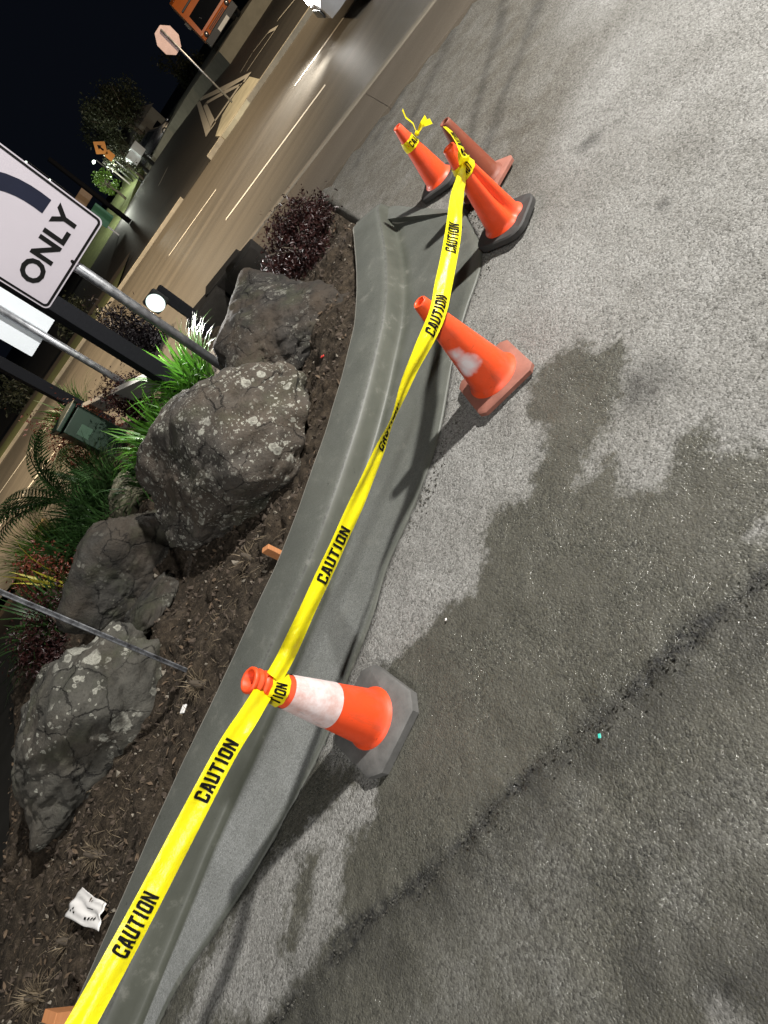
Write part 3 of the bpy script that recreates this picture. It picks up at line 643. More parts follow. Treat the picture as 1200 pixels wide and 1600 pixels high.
for (x, y), h_ in zip(pts, hs):
    R_ = Euler((rg.normal(0, .45), rg.normal(0, .45), rg.uniform(0, 6.3))).to_matrix(); L = rg.uniform(.010, .032); W_ = L * rg.uniform(.18, .45); c_ = Vector((x, y, h_ + .007))
    m.add([c_ + R_ @ Vector(q) for q in ((-L, 0, 0), (-L * .3, -W_, .003), (L * .4, -W_ * .8, .004), (L, 0, -.002), (L * .4, W_ * .8, .005), (-L * .3, W_, .004))], [(0, 1, 2, 5), (5, 2, 3, 4)])
tag(m.build('leaf_litter', plain('dead_leaf', (.10, .068, .042), .85, 0, .7, 7)), 'dead brown leaves and bark flakes scattered over the planting bed', 'leaf litter', kind='stuff')
# crumbled asphalt and cement spill along the gutter edge
rg = np.random.default_rng(12); m = MB()
for k in range(900):
    i = rg.integers(0, len(ou) - 9); q = ou[i] + rg.normal(0, 0.012, 2); tdir = ou[i + 1] - ou[i]; nn = np.array([-tdir[1], tdir[0]]); nn /= np.linalg.norm(nn)
    if (q - bk[min(i, len(bk) - 1)]) @ nn < 0: nn = -nn
    q = q + nn * rg.uniform(0.02, 0.10); s_ = rg.uniform(.003, .010)
    r_ = Euler(rg.uniform(0, 6.3, 3)).to_matrix()
    m.add([r_ @ (Vector(b_) * s_) + Vector((q[0], q[1], -0.02 + s_)) for b_ in [(1, 0, 0), (-.5, .87, 0), (-.5, -.87, 0), (0, 0, .8), (0, 0, -.7)]], [(0, 1, 3), (1, 2, 3), (2, 0, 3), (1, 0, 4), (2, 1, 4), (0, 2, 4)])
sl = resample([tuple(q) for q in seam_line], 200); NCR = 800
for k in range(NCR):
    i = rg.integers(10, 190); q = sl[i] + rg.normal(0, .016, 2) + np.array((.02, -.035)) * abs(rg.normal(0, 1)) * (rg.random() < .4); s_ = .0018 + .005 * rg.random() ** 3
    r_ = Euler(rg.uniform(0, 6.3, 3)).to_matrix()
    m.add([r_ @ (Vector(b_) * s_) + Vector((q[0], q[1], .004 + s_ * .3)) for b_ in [(1, 0, 0), (-.5, .87, 0), (-.5, -.87, 0), (0, 0, .8), (0, 0, -.7)]], [(0, 1, 3), (1, 2, 3), (2, 0, 3), (1, 0, 4), (2, 1, 4), (0, 2, 4)])
tag(m.build('gravel_crumbs', plain('crumbled_asphalt', (0.07, 0.067, 0.058), 0.9, 0, 0.5, 30)), 'loose crumbs of broken asphalt along the gutter edge and the cracked seam', 'gravel', kind='stuff')

# ------------------------------------------------------------------ boulders
def boulder(name, label, loc, rad, rotz, mat, seed, amp=0.10, planes=16, sub=6, sharp=9.0, tilt=(0, 0), group='boulders in the planting bed'):
    bm = bmesh.new(); bmesh.ops.create_icosphere(bm, subdivisions=sub, radius=1)
    D = np.array([v.co[:] for v in bm.verts]); rg = np.random.default_rng(seed)
    n_ = rg.normal(size=(planes, 3)); n_ /= np.linalg.norm(n_, axis=1)[:, None]; h_ = rg.uniform(0.72, 1.05, planes)
    q = (D @ n_.T) / h_; q = np.maximum(q, 0.02)
    r_ = 1 / (np.sum(q ** sharp, 1) ** (1 / sharp)); r_ = np.minimum(r_, 1.35)
    r_ *= 1 + amp * fbm(D * 1.6 + seed, 4, seed) + amp * 0.35 * fbm(D * 7 + seed, 4, seed + 5)
    ridge = np.abs(fbm(D * 2.3 + 3 * seed, 3, seed + 9)); r_ -= amp * 0.5 * np.exp(-(ridge / 0.05) ** 2)
    Vv = D * r_[:, None] * np.array(rad)
    for v, c in zip(bm.verts, Vv): v.co = c
    me = bpy.data.meshes.new(name); bm.to_mesh(me); bm.free(); me.materials.append(mat)
    me.polygons.foreach_set('use_smooth', [True] * len(me.polygons))
    o = bpy.data.objects.new(name, me); C.objects.link(o); o.location = loc; o.rotation_euler = (tilt[0], tilt[1], rotz)
    return tag(o, label, 'boulder', group)
R_big = m_rock('lichen_granite', (0.070, 0.063, 0.055), 1.0, 0.5, 1.0, 13)
R_dark = m_rock('dark_granite', (0.033, 0.030, 0.027), 0.25, 0.5, 4.0, 12)
R_mid = m_rock('brown_grey_granite', (0.038, 0.036, 0.032), 0.18, 0.35, 7.0, 11)
R_crk = m_rock('cracked_granite', (0.068, 0.065, 0.056), 0.6, 0.25, 9.0, 6)
boulder('boulder', 'largest boulder, speckled with white lichen, at the foot of the arrow sign', (-0.42, 4.10, 0.14), (0.74, 0.54, 0.46), -0.50, R_big, 5, 0.11, 12, 6, 15)
boulder('boulder', 'dark smooth boulder right of the arrow sign post, nearest the red-leaved bush', (0.84, 4.98, 0.10), (0.60, 0.84, 0.40), -0.3, R_dark, 8, 0.09, 12, 6, 14)
boulder('boulder', 'dark brown boulder between the lichen boulder and the red-leaved plants', (-1.60, 4.95, 0.06), (0.58, 0.48, 0.44), 0.4, R_mid, 12, 0.10, 12, 6, 14)
boulder('boulder', 'cracked grey boulder with pale lichen blotches beside the rusty leaning post', (-2.50, 3.80, 0.14), (0.66, 0.48, 0.44), 0.30, R_crk, 23, 0.13, 12, 6, 16)
boulder('boulder', 'low half buried mossy stone between two boulders by the rusty post', (-1.72, 4.22, 0.05), (0.34, 0.26, 0.14), 0.5, R_mid, 31, 0.14)
boulder('boulder', 'small pale mossy rock behind the dark brown boulder under the green leaves', (-1.30, 6.3, 0.10), (0.38, 0.30, 0.26), 0.2, m_rock('mossy_granite', (0.12, 0.115, 0.075), 0.2, 0.2, 3, 10), 35, 0.12)
# edging stones along the footpath
for k, (px, py, s_, lb) in enumerate(((318, 478, 1.0, 'dark edging block nearest the floodlight post, in the row behind the dark boulder'), (350, 428, 1.05, 'middle dark edging block in the row between floodlight and red bush'), (376, 408, 0.8, 'small dark edging block at the foot of the red-leaved bush'))):
    p = at(px, py, 0.28)
    o = MB().box((0, 0, 0), (0.62 * s_, 0.34, 0.34), None, 0.03).build('edging_block', MAT['block'], None, auto=40)
    for v in o.data.vertices: v.co += Vector((random.uniform(-.02, .02), random.uniform(-.02, .02), random.uniform(-.015, .015)))
    o.location = (p.x, p.y, 0.15); o.rotation_euler = (random.uniform(-.06, .06), random.uniform(-.06, .06), math.atan2(U.y, U.x) + random.uniform(-.12, .12))
    tag(o, lb, 'edging block', 'dark stone blocks edging the bed')

# ------------------------------------------------------------------ foliage
def blade(m, base, az, lean, L, w, droop=1.0, seg=5, fold=0.25):
    d = Vector((math.cos(az), math.sin(az), 0)); side = Vector((-d.y, d.x, 0)); vs = []
    for i in range(seg + 1):
        t = i / seg; a = lean + droop * t * t
        if i == 0: p = Vector(base)
        else: p = p + (d * math.sin(a) + Vector((0, 0, 1)) * math.cos(a)) * (L / seg)
        ww = w * (1 - t ** 2.2) * (0.7 + 0.6 * min(t * 3, 1)) / 2
        nn = side.cross(d * math.sin(a) + Vector((0, 0, 1)) * math.cos(a))
        vs += [p - side * ww, p + nn * ww * fold, p + side * ww]
    fs = []
    for i in range(seg): b_ = i * 3; fs += [(b_, b_ + 1, b_ + 4, b_ + 3), (b_ + 1, b_ + 2, b_ + 5, b_ + 4)]
    m.add(vs, fs)
def strappy(name, label, loc, n, L, w, mat, seed, spread=0.16, droop=1.3, cat='plant', group=None, lean=0.75):
    rg = random.Random(seed); t = thing(name, label, cat, loc, 0, group); m = MB()
    for k in range(n):
        a = rg.uniform(0, 2 * PI); r_ = spread * math.sqrt(rg.random())
        blade(m, (r_ * math.cos(a), r_ * math.sin(a), 0), a + rg.uniform(-.6, .6), rg.uniform(.02, lean), L * rg.uniform(.55, 1.1), w * rg.uniform(.7, 1.2), droop * rg.uniform(.4, 1.2))
    m.build('leaves', mat, t, True)
    cr = MB(); cr.lathe([(spread * .9, -.05), (spread * .8, .03), (spread * .4, .07), (0.01, .08)], 14); cr.build('crown_base', MAT['bark'], t, True); return t
def shrub(name, label, loc, rad, n, ls, mat, seed, group=None, cat='shrub', stems=6, parent_label=None):
    rg = np.random.default_rng(seed); t = thing(name, label, cat, loc, 0, group); m = MB(); rad = np.array(rad)
    clumps = rg.normal(size=(26, 3)); clumps /= np.linalg.norm(clumps, axis=1)[:, None]; clumps *= rg.uniform(.45, .98, (26, 1)); clumps[:, 2] = np.abs(clumps[:, 2]) * 1.0
    for k in range(n):
        c = clumps[rg.integers(26)]; p = (c + rg.normal(0, .17, 3)) * rad
        if p[2] < -.02: continue
        nrm = Vector(rg.normal(size=3) + c * .9 + np.array([0, 0, .5])).normalized(); a = Vector(rg.normal(size=3)); u = (a - nrm * a.dot(nrm)).normalized(); w_ = nrm.cross(u)
        s_ = ls * rg.uniform(.6, 1.4); P_ = Vector(p)
        m.add([P_ - u * s_, P_ - w_ * s_ * .42 + nrm * s_ * .12, P_ + u * s_, P_ + w_ * s_ * .42 + nrm * s_ * .12], [(0, 1, 2), (0, 2, 3)])
    m.build('foliage', mat, t)
    st = MB()
    for k in range(stems):
        a = 2 * PI * k / stems + rg.uniform(-.4, .4); e = Vector((math.cos(a) * rad[0] * .55, math.sin(a) * rad[1] * .55, rad[2] * .7)); 
        st.tube([(0, 0, -.06), (e.x * .3, e.y * .3, e.z * .45), tuple(e)], [.016, .011, .005], 6)
    st.build('stems', MAT['bark'], t, True); return t
g_red = 'red leaved shrubs'
shrub('red_shrub', 'round dark red bush at the far end of the curb, beside the footpath', (1.82, 5.84, 0.02), (0.50, 0.47, 0.43), 8000, 0.021, MAT['leaf_red'], 1, g_red)
p = at_y(190, 600, 8.2); shrub('red_shrub', 'dark red shrub at the foot of the thick dark post, in front of the road', (p.x - .05, p.y, 0.05), (0.42, 0.40, 0.62), 4200, 0.024, MAT['leaf_red'], 2, g_red)
p = at_y(68, 655, 9.3); shrub('red_shrub', 'reddish brown shrub above the palm frond, left of the green box', (p.x, p.y, 0.0), (0.50, 0.4, max(p.z + .12, .4)), 3200, 0.025, MAT['leaf_pink'], 3, g_red)
p = at_y(58, 900, 6.9); shrub('red_shrub', 'crimson leaved shrub with yellow blades behind the dark brown boulder', (p.x, p.y, 0.0), (0.46, 0.42, 0.58), 3000, 0.024, MAT['leaf_pink'], 4, g_red)
p = at_y(62, 960, 5.9); shrub('red_shrub', 'dim dark red shrub behind the leaning rusty post', (p.x - .1, p.y, 0.0), (0.50, 0.42, 0.46), 3200, 0.022, MAT['leaf_red'], 5, g_red)
p = at_y(150, 500, 10.5); shrub('red_shrub', 'blackish shrub crossing the thick dark post over the orange lit road', (p.x + .1, p.y, 0.0), (0.42, 0.34, max(p.z * 1.0, .7)), 6000, 0.036, m_leaf('blackish_leaf', (.008, .007, .009), (.018, .013, .016)), 6, g_red)
g_st = 'strappy green plants'
strappy('strappy_plant', 'bright green strappy plant between the grey sign pole and the thick dark post', (0.10, 6.45, 0.05), 190, 0.70, 0.030, MAT['leaf_green'], 11, .22, 1.2, group=g_st)
strappy('strappy_plant', 'bright green strappy plant right behind the lichen boulder, by the green box', (-0.60, 6.15, 0.05), 170, 0.66, 0.032, MAT['leaf_green'], 12, .24, 1.2, group=g_st)
strappy('strappy_plant', 'green strappy plant beside the low grey rail, behind the dark post foot', (-0.25, 5.85, 0.04), 110, 0.55, 0.028, MAT['leaf_green'], 13, .2, 1.25, group=g_st)
strappy('strappy_plant', 'shaded drooping strappy plant with dry leaves over the small mossy rock', (-1.0, 6.05, 0.04), 110, 0.55, 0.028, MAT['leaf_palm'], 14, .2, 1.7, group=g_st)
p = at_y(35, 850, 7.9); strappy('grass_clump', 'lime green fine grass clump at the left edge, above the crimson shrub', (p.x, p.y, 0.0), 520, 0.85, 0.009, MAT['leaf_lime'], 15, .30, 1.0, 'grass', lean=.5)
p = at_y(75, 905, 6.6); strappy('yellow_plant', 'few long yellowing blades standing in the crimson shrub', (p.x, p.y, 0.1), 7, 0.75, 0.03, m_leaf('yellow_blade', (0.28, 0.24, 0.02), (0.4, 0.36, 0.04)), 16, .1, .6, lean=.3)
p = at_y(25, 600, 13); strappy('grass_clump', 'dark green spiky clump on the far verge at the left edge', (p.x, p.y, -.05), 160, 1.0, 0.04, MAT['leaf_palm'], 18, .3, 1.1, 'grass')
def palm(name, label, loc, n, L, seed, mat):
    rg = random.Random(seed); t = thing(name, label, 'palm', loc); tr = MB(); tr.lathe([(.10, -.1), (.09, .15), (.06, .30), (.02, .34)], 12); tr.build('trunk', MAT['bark'], t, True)
    for k in range(n):
        az = 2 * PI * k / n + rg.uniform(-.3, .3); lean = rg.uniform(.25, 1.0); m = MB(); pts = []; p_ = Vector((0, 0, .28)); d = Vector((math.cos(az), math.sin(az), 0)); LL = L * rg.uniform(.8, 1.15)
        for i in range(13):
            a = lean + 1.15 * (i / 12) ** 1.4; st = d * math.sin(a) + Vector((0, 0, 1)) * math.cos(a); pts.append((p_.copy(), st)); p_ = p_ + st * (LL / 12)
        m.tube([q for q, _ in pts], [.011 * (1 - i / 14) + .002 for i in range(13)], 6)
        side = Vector((-d.y, d.x, 0))
        for i in range(2, 13):
            for sub in (0, .5):
                q, st = pts[i]; q = q + st * sub * (LL / 12)
                for sg in (-1, 1):
                    ll = .34 * math.sin(PI * min(.98, (i + sub) / 13.5)) ** .6 * L; ld = (side * sg * .85 + st * .55 + Vector((0, 0, -.12))).normalized(); up_ = st.cross(ld).normalized(); wv = ld.cross(up_).normalized() * .011
                    e = q + ld * ll + Vector((0, 0, -.25 * ll)); mm = q + ld * ll * .5
                    m.add([q - wv * .5, q + wv * .5, mm + wv, mm - wv, e], [(0, 1, 2, 3), (3, 2, 4)])
        m.build('frond', mat, t)
    return t
p = at_y(45, 770, 8.2); palm('palm', 'low green palm with arching feathery fronds at the left edge', (p.x + .1, p.y, 0.0), 11, 1.15, 31, MAT['leaf_palm'])
for k, (px, py, y_, lb) in enumerate(((25, 760, 7.6, 'dark green arching clump under the palm fronds at the left edge'), (70, 775, 7.0, 'dark green clump between the palm and the tan timber offcut'), (12, 830, 7.0, 'shaded grassy clump at the very left edge beside the lime grass'), (110, 740, 7.4, 'dark leafy clump in the shade below the green cabinet'), (40, 700, 8.8, 'dark green clump behind the palm, in front of the lit road'), (15, 950, 6.2, 'dark clump at the left edge above the steel post'))):
    p = at_y(px, py, y_); strappy('grass_clump', lb, (p.x, p.y, 0.0), 170, 0.75, 0.022, MAT['leaf_palm'], 80 + k, .26, 1.5, 'grass', 'dark grassy clumps at the left edge', .9)
g_t = 'dry grass tufts beside the curb'
for k, (px, py, n, L, lb) in enumerate(((318, 1072, 60, .13, 'dry straw tuft against the curb, level with the nearest cone top'), (385, 870, 40, .13, 'thin dry tuft beside the orange peg, under the lichen boulder'), (150, 1335, 60, .12, 'dry tuft below the cracked boulder, above the white packet'), (35, 1560, 130, .16, 'biggest pale dry tuft in the lower left corner of the bed'), (90, 1470, 60, .11, 'dry tuft beside the lower edge of the white packet'))):
    p = at(px, py, .09); strappy('dry_tuft', lb, (p.x, p.y, bz(p.x, p.y)), n, L, .004, MAT['straw'], 40 + k, .03, 1.4, 'dry grass', g_t, 1.2)

# ------------------------------------------------------------------ letters
def text_mesh(s, size=1.0, offset=0.0, sx=1.0):
    """returns (verts, faces) of flat filled text; x right, y up, left/bottom aligned"""
    cu = bpy.data.curves.new('tmp', 'FONT'); cu.body = s; cu.size = size; cu.offset = offset; cu.resolution_u = 3; cu.space_character = 1.0
    ob = bpy.data.objects.new('tmp', cu); C.objects.link(ob); dg = bpy.context.evaluated_depsgraph_get(); dg.update()
    me = bpy.data.meshes.new_from_object(ob.evaluated_get(dg))
    vs = [Vector((v.co.x * sx, v.co.y, 0)) for v in me.vertices]; fs = [tuple(p.vertices) for p in me.polygons]
    bpy.data.objects.remove(ob); bpy.data.meshes.remove(me)
    bm = bmesh.new(); bv = [bm.verts.new(v) for v in vs]
    for f in fs:
        try: bm.faces.new([bv[i] for i in f])
        except ValueError: pass
    bmesh.ops.triangulate(bm, faces=bm.faces[:])
    for _ in range(3):
        es = [e for e in bm.edges if e.calc_length() > 0.16]
        if es: bmesh.ops.subdivide_edges(bm, edges=es, cuts=1, use_grid_fill=False); bmesh.ops.triangulate(bm, faces=bm.faces[:])
    bm.verts.index_update(); vs = [v.co.copy() for v in bm.verts]; fs = [tuple(v.index for v in f.verts) for f in bm.faces]; bm.free()
    x0 = min(v.x for v in vs); y0 = min(v.y for v in vs); vs = [Vector((v.x - x0, v.y - y0, 0)) for v in vs]
    return vs, fs

# ------------------------------------------------------------------ traffic cones
def poly_square(h, cut): return [(h, -h + cut), (h, h - cut), (h - cut, h), (-h + cut, h), (-h, h - cut), (-h, -h + cut), (-h + cut, -h), (h - cut, -h)]
def round_poly(h, cut, n=5):
    out = []
    for cx, cy, a0 in ((h - cut, h - cut, 0), (-h + cut, h - cut, 90), (-h + cut, -h + cut, 180), (h - cut, -h + cut, 270)):
        for k in range(n + 1):
            a = math.radians(a0 + 90 * k / n); out.append((cx + cut * math.cos(a), cy + cut * math.sin(a)))
    return out
def slab(m, outline, z0, z1, bev):
    n = len(outline); sc = lambda f: [(x * f, y * f) for x, y in outline]
    rings = [(1.0, z0), (1.0, z1 - bev), (1 - bev * 1.2 / max(abs(outline[0][0]), .1), z1), (0.45, z1 + .001)]
    vs = []; fs = []
    for f, zz in rings: vs += [(x, y, zz) for x, y in sc(f)]
    for i in range(len(rings) - 1): fs += [(i * n + k, i * n + (k + 1) % n, (i + 1) * n + (k + 1) % n, (i + 1) * n + k) for k in range(n)]
    fs += [tuple(range(n))[::-1], tuple((len(rings) - 1) * n + k for k in range(n))]
    return m.add(vs, fs)
g_c = 'traffic cones along the new curb'
CONES = {}
def cone(key, label, px, py, H, r0, r1, base_mat, body_mat, base_h, yaw, base_out, tip='open', fold=None, tilt=(0, 0), z=0.012, collar=None):
    p = at(px, py, z); t = thing('traffic_cone', label, 'traffic cone', (p.x, p.y, z), 0, g_c, (tilt[0], tilt[1], yaw))
    CONES[key] = t
    m = MB(); slab(m, base_out, 0, base_h, .008); m.build('base', base_mat, t, auto=35)
    rad = lambda zz: r0 + (r1 - r0) * (zz - base_h) / (H - base_h)
    def fn(pt, a):
        f = 1.0
        if fold:
            d = (a - fold[0] + PI) % (2 * PI) - PI; zz = pt.z / H
            f = 1 - fold[1] * math.exp(-(d / fold[2]) ** 2) * math.sin(PI * min(1, max(0, zz))) ** .7
        return (pt.x * f, pt.y * f, pt.z)
    if tip == 'knob':
        zk = H - .062
        pr = [(r0 + .012, base_h + .001), (r0 + .004, base_h + .012)] + [(rad(zz), zz) for zz in np.linspace(base_h + .02, zk, 30)]
        neck = rad(zk)
        pr += [(neck + .001, zk + .003), (neck - .007, zk + .008), (neck - .008, zk + .016), (neck, zk + .022), (neck + .001, zk + .029), (neck - .006, zk + .036), (neck - .005, zk + .043), (neck + .001, zk + .049), (neck, zk + .057), (neck - .006, H), (neck - .014, H - .004), (neck - .016, H - .05)]
    else:
        pr = [(r0 + .014, base_h + .001), (r0 + .008, base_h + .010), (r0, base_h + .018)] + [(rad(zz), zz) for zz in np.linspace(base_h + .03, H - .004, 34)] + [(r1 - .002, H), (r1 - .008, H - .001), (r1 - .009, H - .012), (r1 - .007, H - .08)]
    m = MB(); m.lathe(pr, 48, None, fn); m.build('body', body_mat, t, True)
    zb_ = pr[-1][1] + .002; m = MB(); m.lathe([(0.001, zb_), (pr[-1][0] + .004, zb_)], 24); m.build('hollow', MAT['hole'], t)
    if collar:
        m = MB(); m.lathe([(rad(zz) + .0022, zz) for zz in np.linspace(collar[0], collar[1], 12)], 48); m.build('reflective_collar', MAT['collar'], t, True)
    t['_rad0'] = r0; t['_rad1'] = r1; t['_H'] = H; t['_bh'] = base_h
    return t
def yaw_of(a, b):
    a, b = at(*a), at(*b); return math.atan2(b.y - a.y, b.x - a.x)
cone('c1', 'nearest cone, orange with a wide scuffed white collar and grey rubber base', 590, 1125, 0.64, 0.112, 0.038, MAT['grey_rubber'], MAT['orange'], .045, yaw_of((575, 1215), (632, 1100)), poly_square(.182, .055), 'knob', collar=(.27, .475))
y2 = yaw_of((725, 645), (828, 560)) + .15
def loc_dir(dx, dy, rr, zz): a = math.atan2(dy, dx) - y2; return (rr * math.cos(a), rr * math.sin(a), zz)
MAT['highlit'] = m_highlit('highlit_orange_cone_plastic', (0.86, 0.085, 0.018), [(*loc_dir(-.86, -.45, .080, .290), .040), (*loc_dir(-.78, -.64, .088, .225), .055), (*loc_dir(-.95, -.30, .092, .205), .042)])
cone('c2', 'all orange cone with whitish painted highlights, tape resting across its upper part', 775, 592, 0.575, 0.118, 0.032, MAT['orange_dusty'], MAT['highlit'], .03, y2, poly_square(.165, .03), 'open')
cone('c3', 'dented orange cone on a rounded black base, tape knotted round its neck', 793, 352, 0.56, 0.112, 0.034, MAT['rubber'], MAT['orange'], .04, 0.3, round_poly(.165, .09), 'open', fold=(-1.75, .5, .3))
cone('c4', 'farthest left orange cone with a black base and knotted yellow tape tail', 690, 285, 0.50, 0.10, 0.030, MAT['rubber'], MAT['orange'], .04, 0.5, round_poly(.15, .06), 'open')
cone('c5', 'grubby brownish orange cone standing behind the dented cone, orange base', 764, 284, 0.47, 0.105, 0.034, MAT['orange_dusty'], MAT['orange_dirty'], .03, 0.1, poly_square(.15, .03), 'open')
for t in CONES.values():
    for k in ('_rad0', '_rad1', '_H', '_bh'): pass
CINFO = {k: (t['_rad0'], t['_rad1'], t['_H'], t['_bh']) for k, t in CONES.items()}
for t in CONES.values():
    for k in ('_rad0', '_rad1', '_H', '_bh'): del t[k]

# ------------------------------------------------------------------ caution tape
TAPE_W = 0.076
def cone_pt(key, zz): return Vector((CONES[key].location.x, CONES[key].location.y, CONES[key].location.z + zz))
def cone_r(key, zz): r0, r1, H, bh = CINFO[key]; return r0 + (r1 - r0) * (zz - bh) / (H - bh)
def to_cam(p): return (Vector(EYE) - p).normalized()
GLYPHS = {   # condensed block capitals on a 0.6 x 1 cell, as convex pieces
    'C': [[(0, .1), (.2, .2), (.2, .8), (0, .9)], [(0, .1), (.1, 0), (.5, 0), (.6, .1), (.42, .2), (.2, .2)], [(0, .9), (.2, .8), (.42, .8), (.6, .9), (.5, 1), (.1, 1)], [(.42, .8), (.42, .64), (.6, .64), (.6, .9)], [(.42, .2), (.6, .1), (.6, .36), (.42, .36)]],
    'A': [[(0, 0), (.2, 0), (.34, 1), (.16, 1)], [(.4, 0), (.6, 0), (.46, 1), (.27, 1)], [(.16, .2), (.44, .2), (.42, .38), (.18, .38)]],
    'U': [[(0, .1), (.2, .2), (.2, 1), (0, 1)], [(.4, .2), (.6, .1), (.6, 1), (.4, 1)], [(0, .1), (.1, 0), (.5, 0), (.6, .1), (.4, .2), (.2, .2)]],
    'T': [[(0, .8), (.6, .8), (.6, 1), (0, 1)], [(.2, 0), (.4, 0), (.4, .8), (.2, .8)]],
    'I': [[(.2, 0), (.4, 0), (.4, 1), (.2, 1)]],
    'O': [[(0, .1), (.2, .2), (.2, .8), (0, .9)], [(.4, .2), (.6, .1), (.6, .9), (.4, .8)], [(0, .1), (.1, 0), (.5, 0), (.6, .1), (.4, .2), (.2, .2)], [(0, .9), (.2, .8), (.4, .8), (.6, .9), (.5, 1), (.1, 1)]],
    'N': [[(0, 0), (.19, 0), (.19, 1), (0, 1)], [(.41, 0), (.6, 0), (.6, 1), (.41, 1)], [(.19, .62), (.41, 0), (.41, .38), (.19, 1)]]}
def block_text(word):
    bm = bmesh.new(); x = 0.0
    for ch in word:
        dx = -.12 if ch == 'I' else 0
        for poly in GLYPHS[ch]: bm.faces.new([bm.verts.new((x + dx + a, b_, 0)) for a, b_ in poly])
        x += .46 if ch == 'I' else .70
    bmesh.ops.triangulate(bm, faces=bm.faces[:])
    for _ in range(3):
        es = [e for e in bm.edges if e.calc_length() > 0.2]
        if es: bmesh.ops.subdivide_edges(bm, edges=es, cuts=1); bmesh.ops.triangulate(bm, faces=bm.faces[:])
    bm.verts.index_update(); vs = [v.co.copy() for v in bm.verts]; fs = [tuple(v.index for v in f.verts) for f in bm.faces]; bm.free()
    x0 = min(v.x for v in vs); return [Vector((v.x - x0, v.y, 0)) for v in vs], fs
class Ribbon:
    """a strip through keyed centre points; ang = turn of its face away from the viewer's side (radians); w = width"""
    def __init__(s, keys, n=160):
        K = np.array([list(k[0]) + [k[1], k[2]] for k in keys], float); q = resample(K, n); s.c = [Vector(r[:3]) for r in q]; s.ang = q[:, 3]; s.w = q[:, 4]; s.n = n
        s.W = []; s.N = []
        for i in range(n):
            t = (s.c[min(i + 1, n - 1)] - s.c[max(i - 1, 0)]).normalized(); v = Vector((0.1, -0.75, 0.65)).normalized(); v = to_cam(s.c[i]) * .6 + v * .4
            nn = (v - t * v.dot(t)).normalized(); w0 = t.cross(nn) * -1; a = s.ang[i]
            s.W.append((w0 * math.cos(a) + nn * math.sin(a)).normalized()); s.N.append((nn * math.cos(a) - w0 * math.sin(a)).normalized())
        s.s = np.r_[0, np.cumsum([(s.c[i + 1] - s.c[i]).length for i in range(n - 1)])]
    def at(s, u, v, off=0.0):
        i = int(np.clip(np.searchsorted(s.s, u) - 1, 0, s.n - 2)); t = (u - s.s[i]) / (s.s[i + 1] - s.s[i])
        c = s.c[i].lerp(s.c[i + 1], t); W = s.W[i].lerp(s.W[i + 1], t).normalized(); N_ = s.N[i].lerp(s.N[i + 1], t).normalized(); w = s.w[i] * (1 - t) + s.w[i + 1] * t
        cr = 0.11 * w * (1 - abs(v - .18 * math.sin(u * 3))) * (.4 + .6 * math.sin(u * 5)) + 0.035 * w * math.cos(4.2 * v + u * 4) + .02 * w * math.sin(u * 23 + 2 * v)
        return c + W * (v * w / 2) + N_ * (off + cr)
    def mesh(s, m, nv=14):
        vs = []; fs = []
        for i in range(s.n):
            for j in range(nv + 1): vs.append(s.at(s.s[i] if i else 1e-6, -1 + 2 * j / nv))
        for i in range(s.n - 1):
            for j in range(nv): b_ = i * (nv + 1) + j; fs.append((b_, b_ + 1, b_ + nv + 2, b_ + nv + 1))
        m.add(vs, fs)
    def find(s, px, py):
        best = 1e9
        for i in range(s.n):
            p = R_CAM.T @ (np.array(s.c[i]) - EYE); q = (PP[0] + F_PX * p[0] / p[2], PP[1] + F_PX * p[1] / p[2]); d = math.hypot(q[0] - px, q[1] - py)
            if d < best: best, u = d, s.s[i]
        return u
    def text(s, m, word, u0, u1, hfrac=0.66, offv=0.0, flip=1, off=0.0020):
        vs, fs = block_text(word); wx = max(v.x for v in vs); hy = max(v.y for v in vs); out = []
        # cut long edges so that letters follow the strip
        for v in vs:
            u = u0 + (u1 - u0) * v.x / wx; vv = (v.y / hy * 2 - 1) * hfrac * flip + offv
            out.append(s.at(u, vv, off))
        m.add(out, fs)
def tape(name, label, keys, words, n=200, wraps=(), tails=None):
    rb = Ribbon(keys, n); m = MB(); rb.mesh(m)
    t = thing(name, label, 'caution tape', tuple(rb.c[0]), 0, 'runs of yellow caution tape')
    off = rb.c[0]
    m.v = [tuple(Vector(v) - off) for v in m.v]
    m.build('strip', MAT['tape'], t, True)
    for (w, p0, p1) in words:
        mm = MB(); rb.text(mm, w, rb.find(*p0), rb.find(*p1)); mm.v = [tuple(Vector(v) - off) for v in mm.v]; mm.build('lettering', MAT['ink'], t)
    for fn in wraps: fn(t, off)
    return t, rb
def wrap(key, z0, z1, word=None, a0=0.0, a1=1.0, tiltz=0.0):
    """band of tape round a cone's neck"""
    def fn(t, off):
        m = MB(); vs = []; fs = []; seg = 40; nz = 6; cx = cone_pt(key, 0)
        def pt(a, h, o):
            zz = z0 + (z1 - z0) * h + tiltz * math.cos(a) ; r_ = cone_r(key, zz) + .004 + .003 * math.sin(3 * a) * math.sin(PI * h) + .002 * math.sin(9 * a + 4 * h) + o
            return Vector((cx.x + r_ * math.cos(a), cx.y + r_ * math.sin(a), cx.z + zz)) - off
        for j in range(nz + 1):
            for k in range(seg): vs.append(pt(2 * PI * k / seg, j / nz, 0))
        for j in range(nz):
            for k in range(seg): fs.append((j * seg + k, j * seg + (k + 1) % seg, (j + 1) * seg + (k + 1) % seg, (j + 1) * seg + k))
        m.add(vs, fs); m.build('neck_wrap', MAT['tape'], t, True)
        if word:
            tv, tf = block_text(word); wx = max(v.x for v in tv); hy = max(v.y for v in tv); mm = MB()
            mm.add([pt(a0 + (a1 - a0) * v.x / wx, .18 + .64 * v.y / hy, .0015) for v in tv], tf); mm.build('lettering', MAT['ink'], t)
    return fn
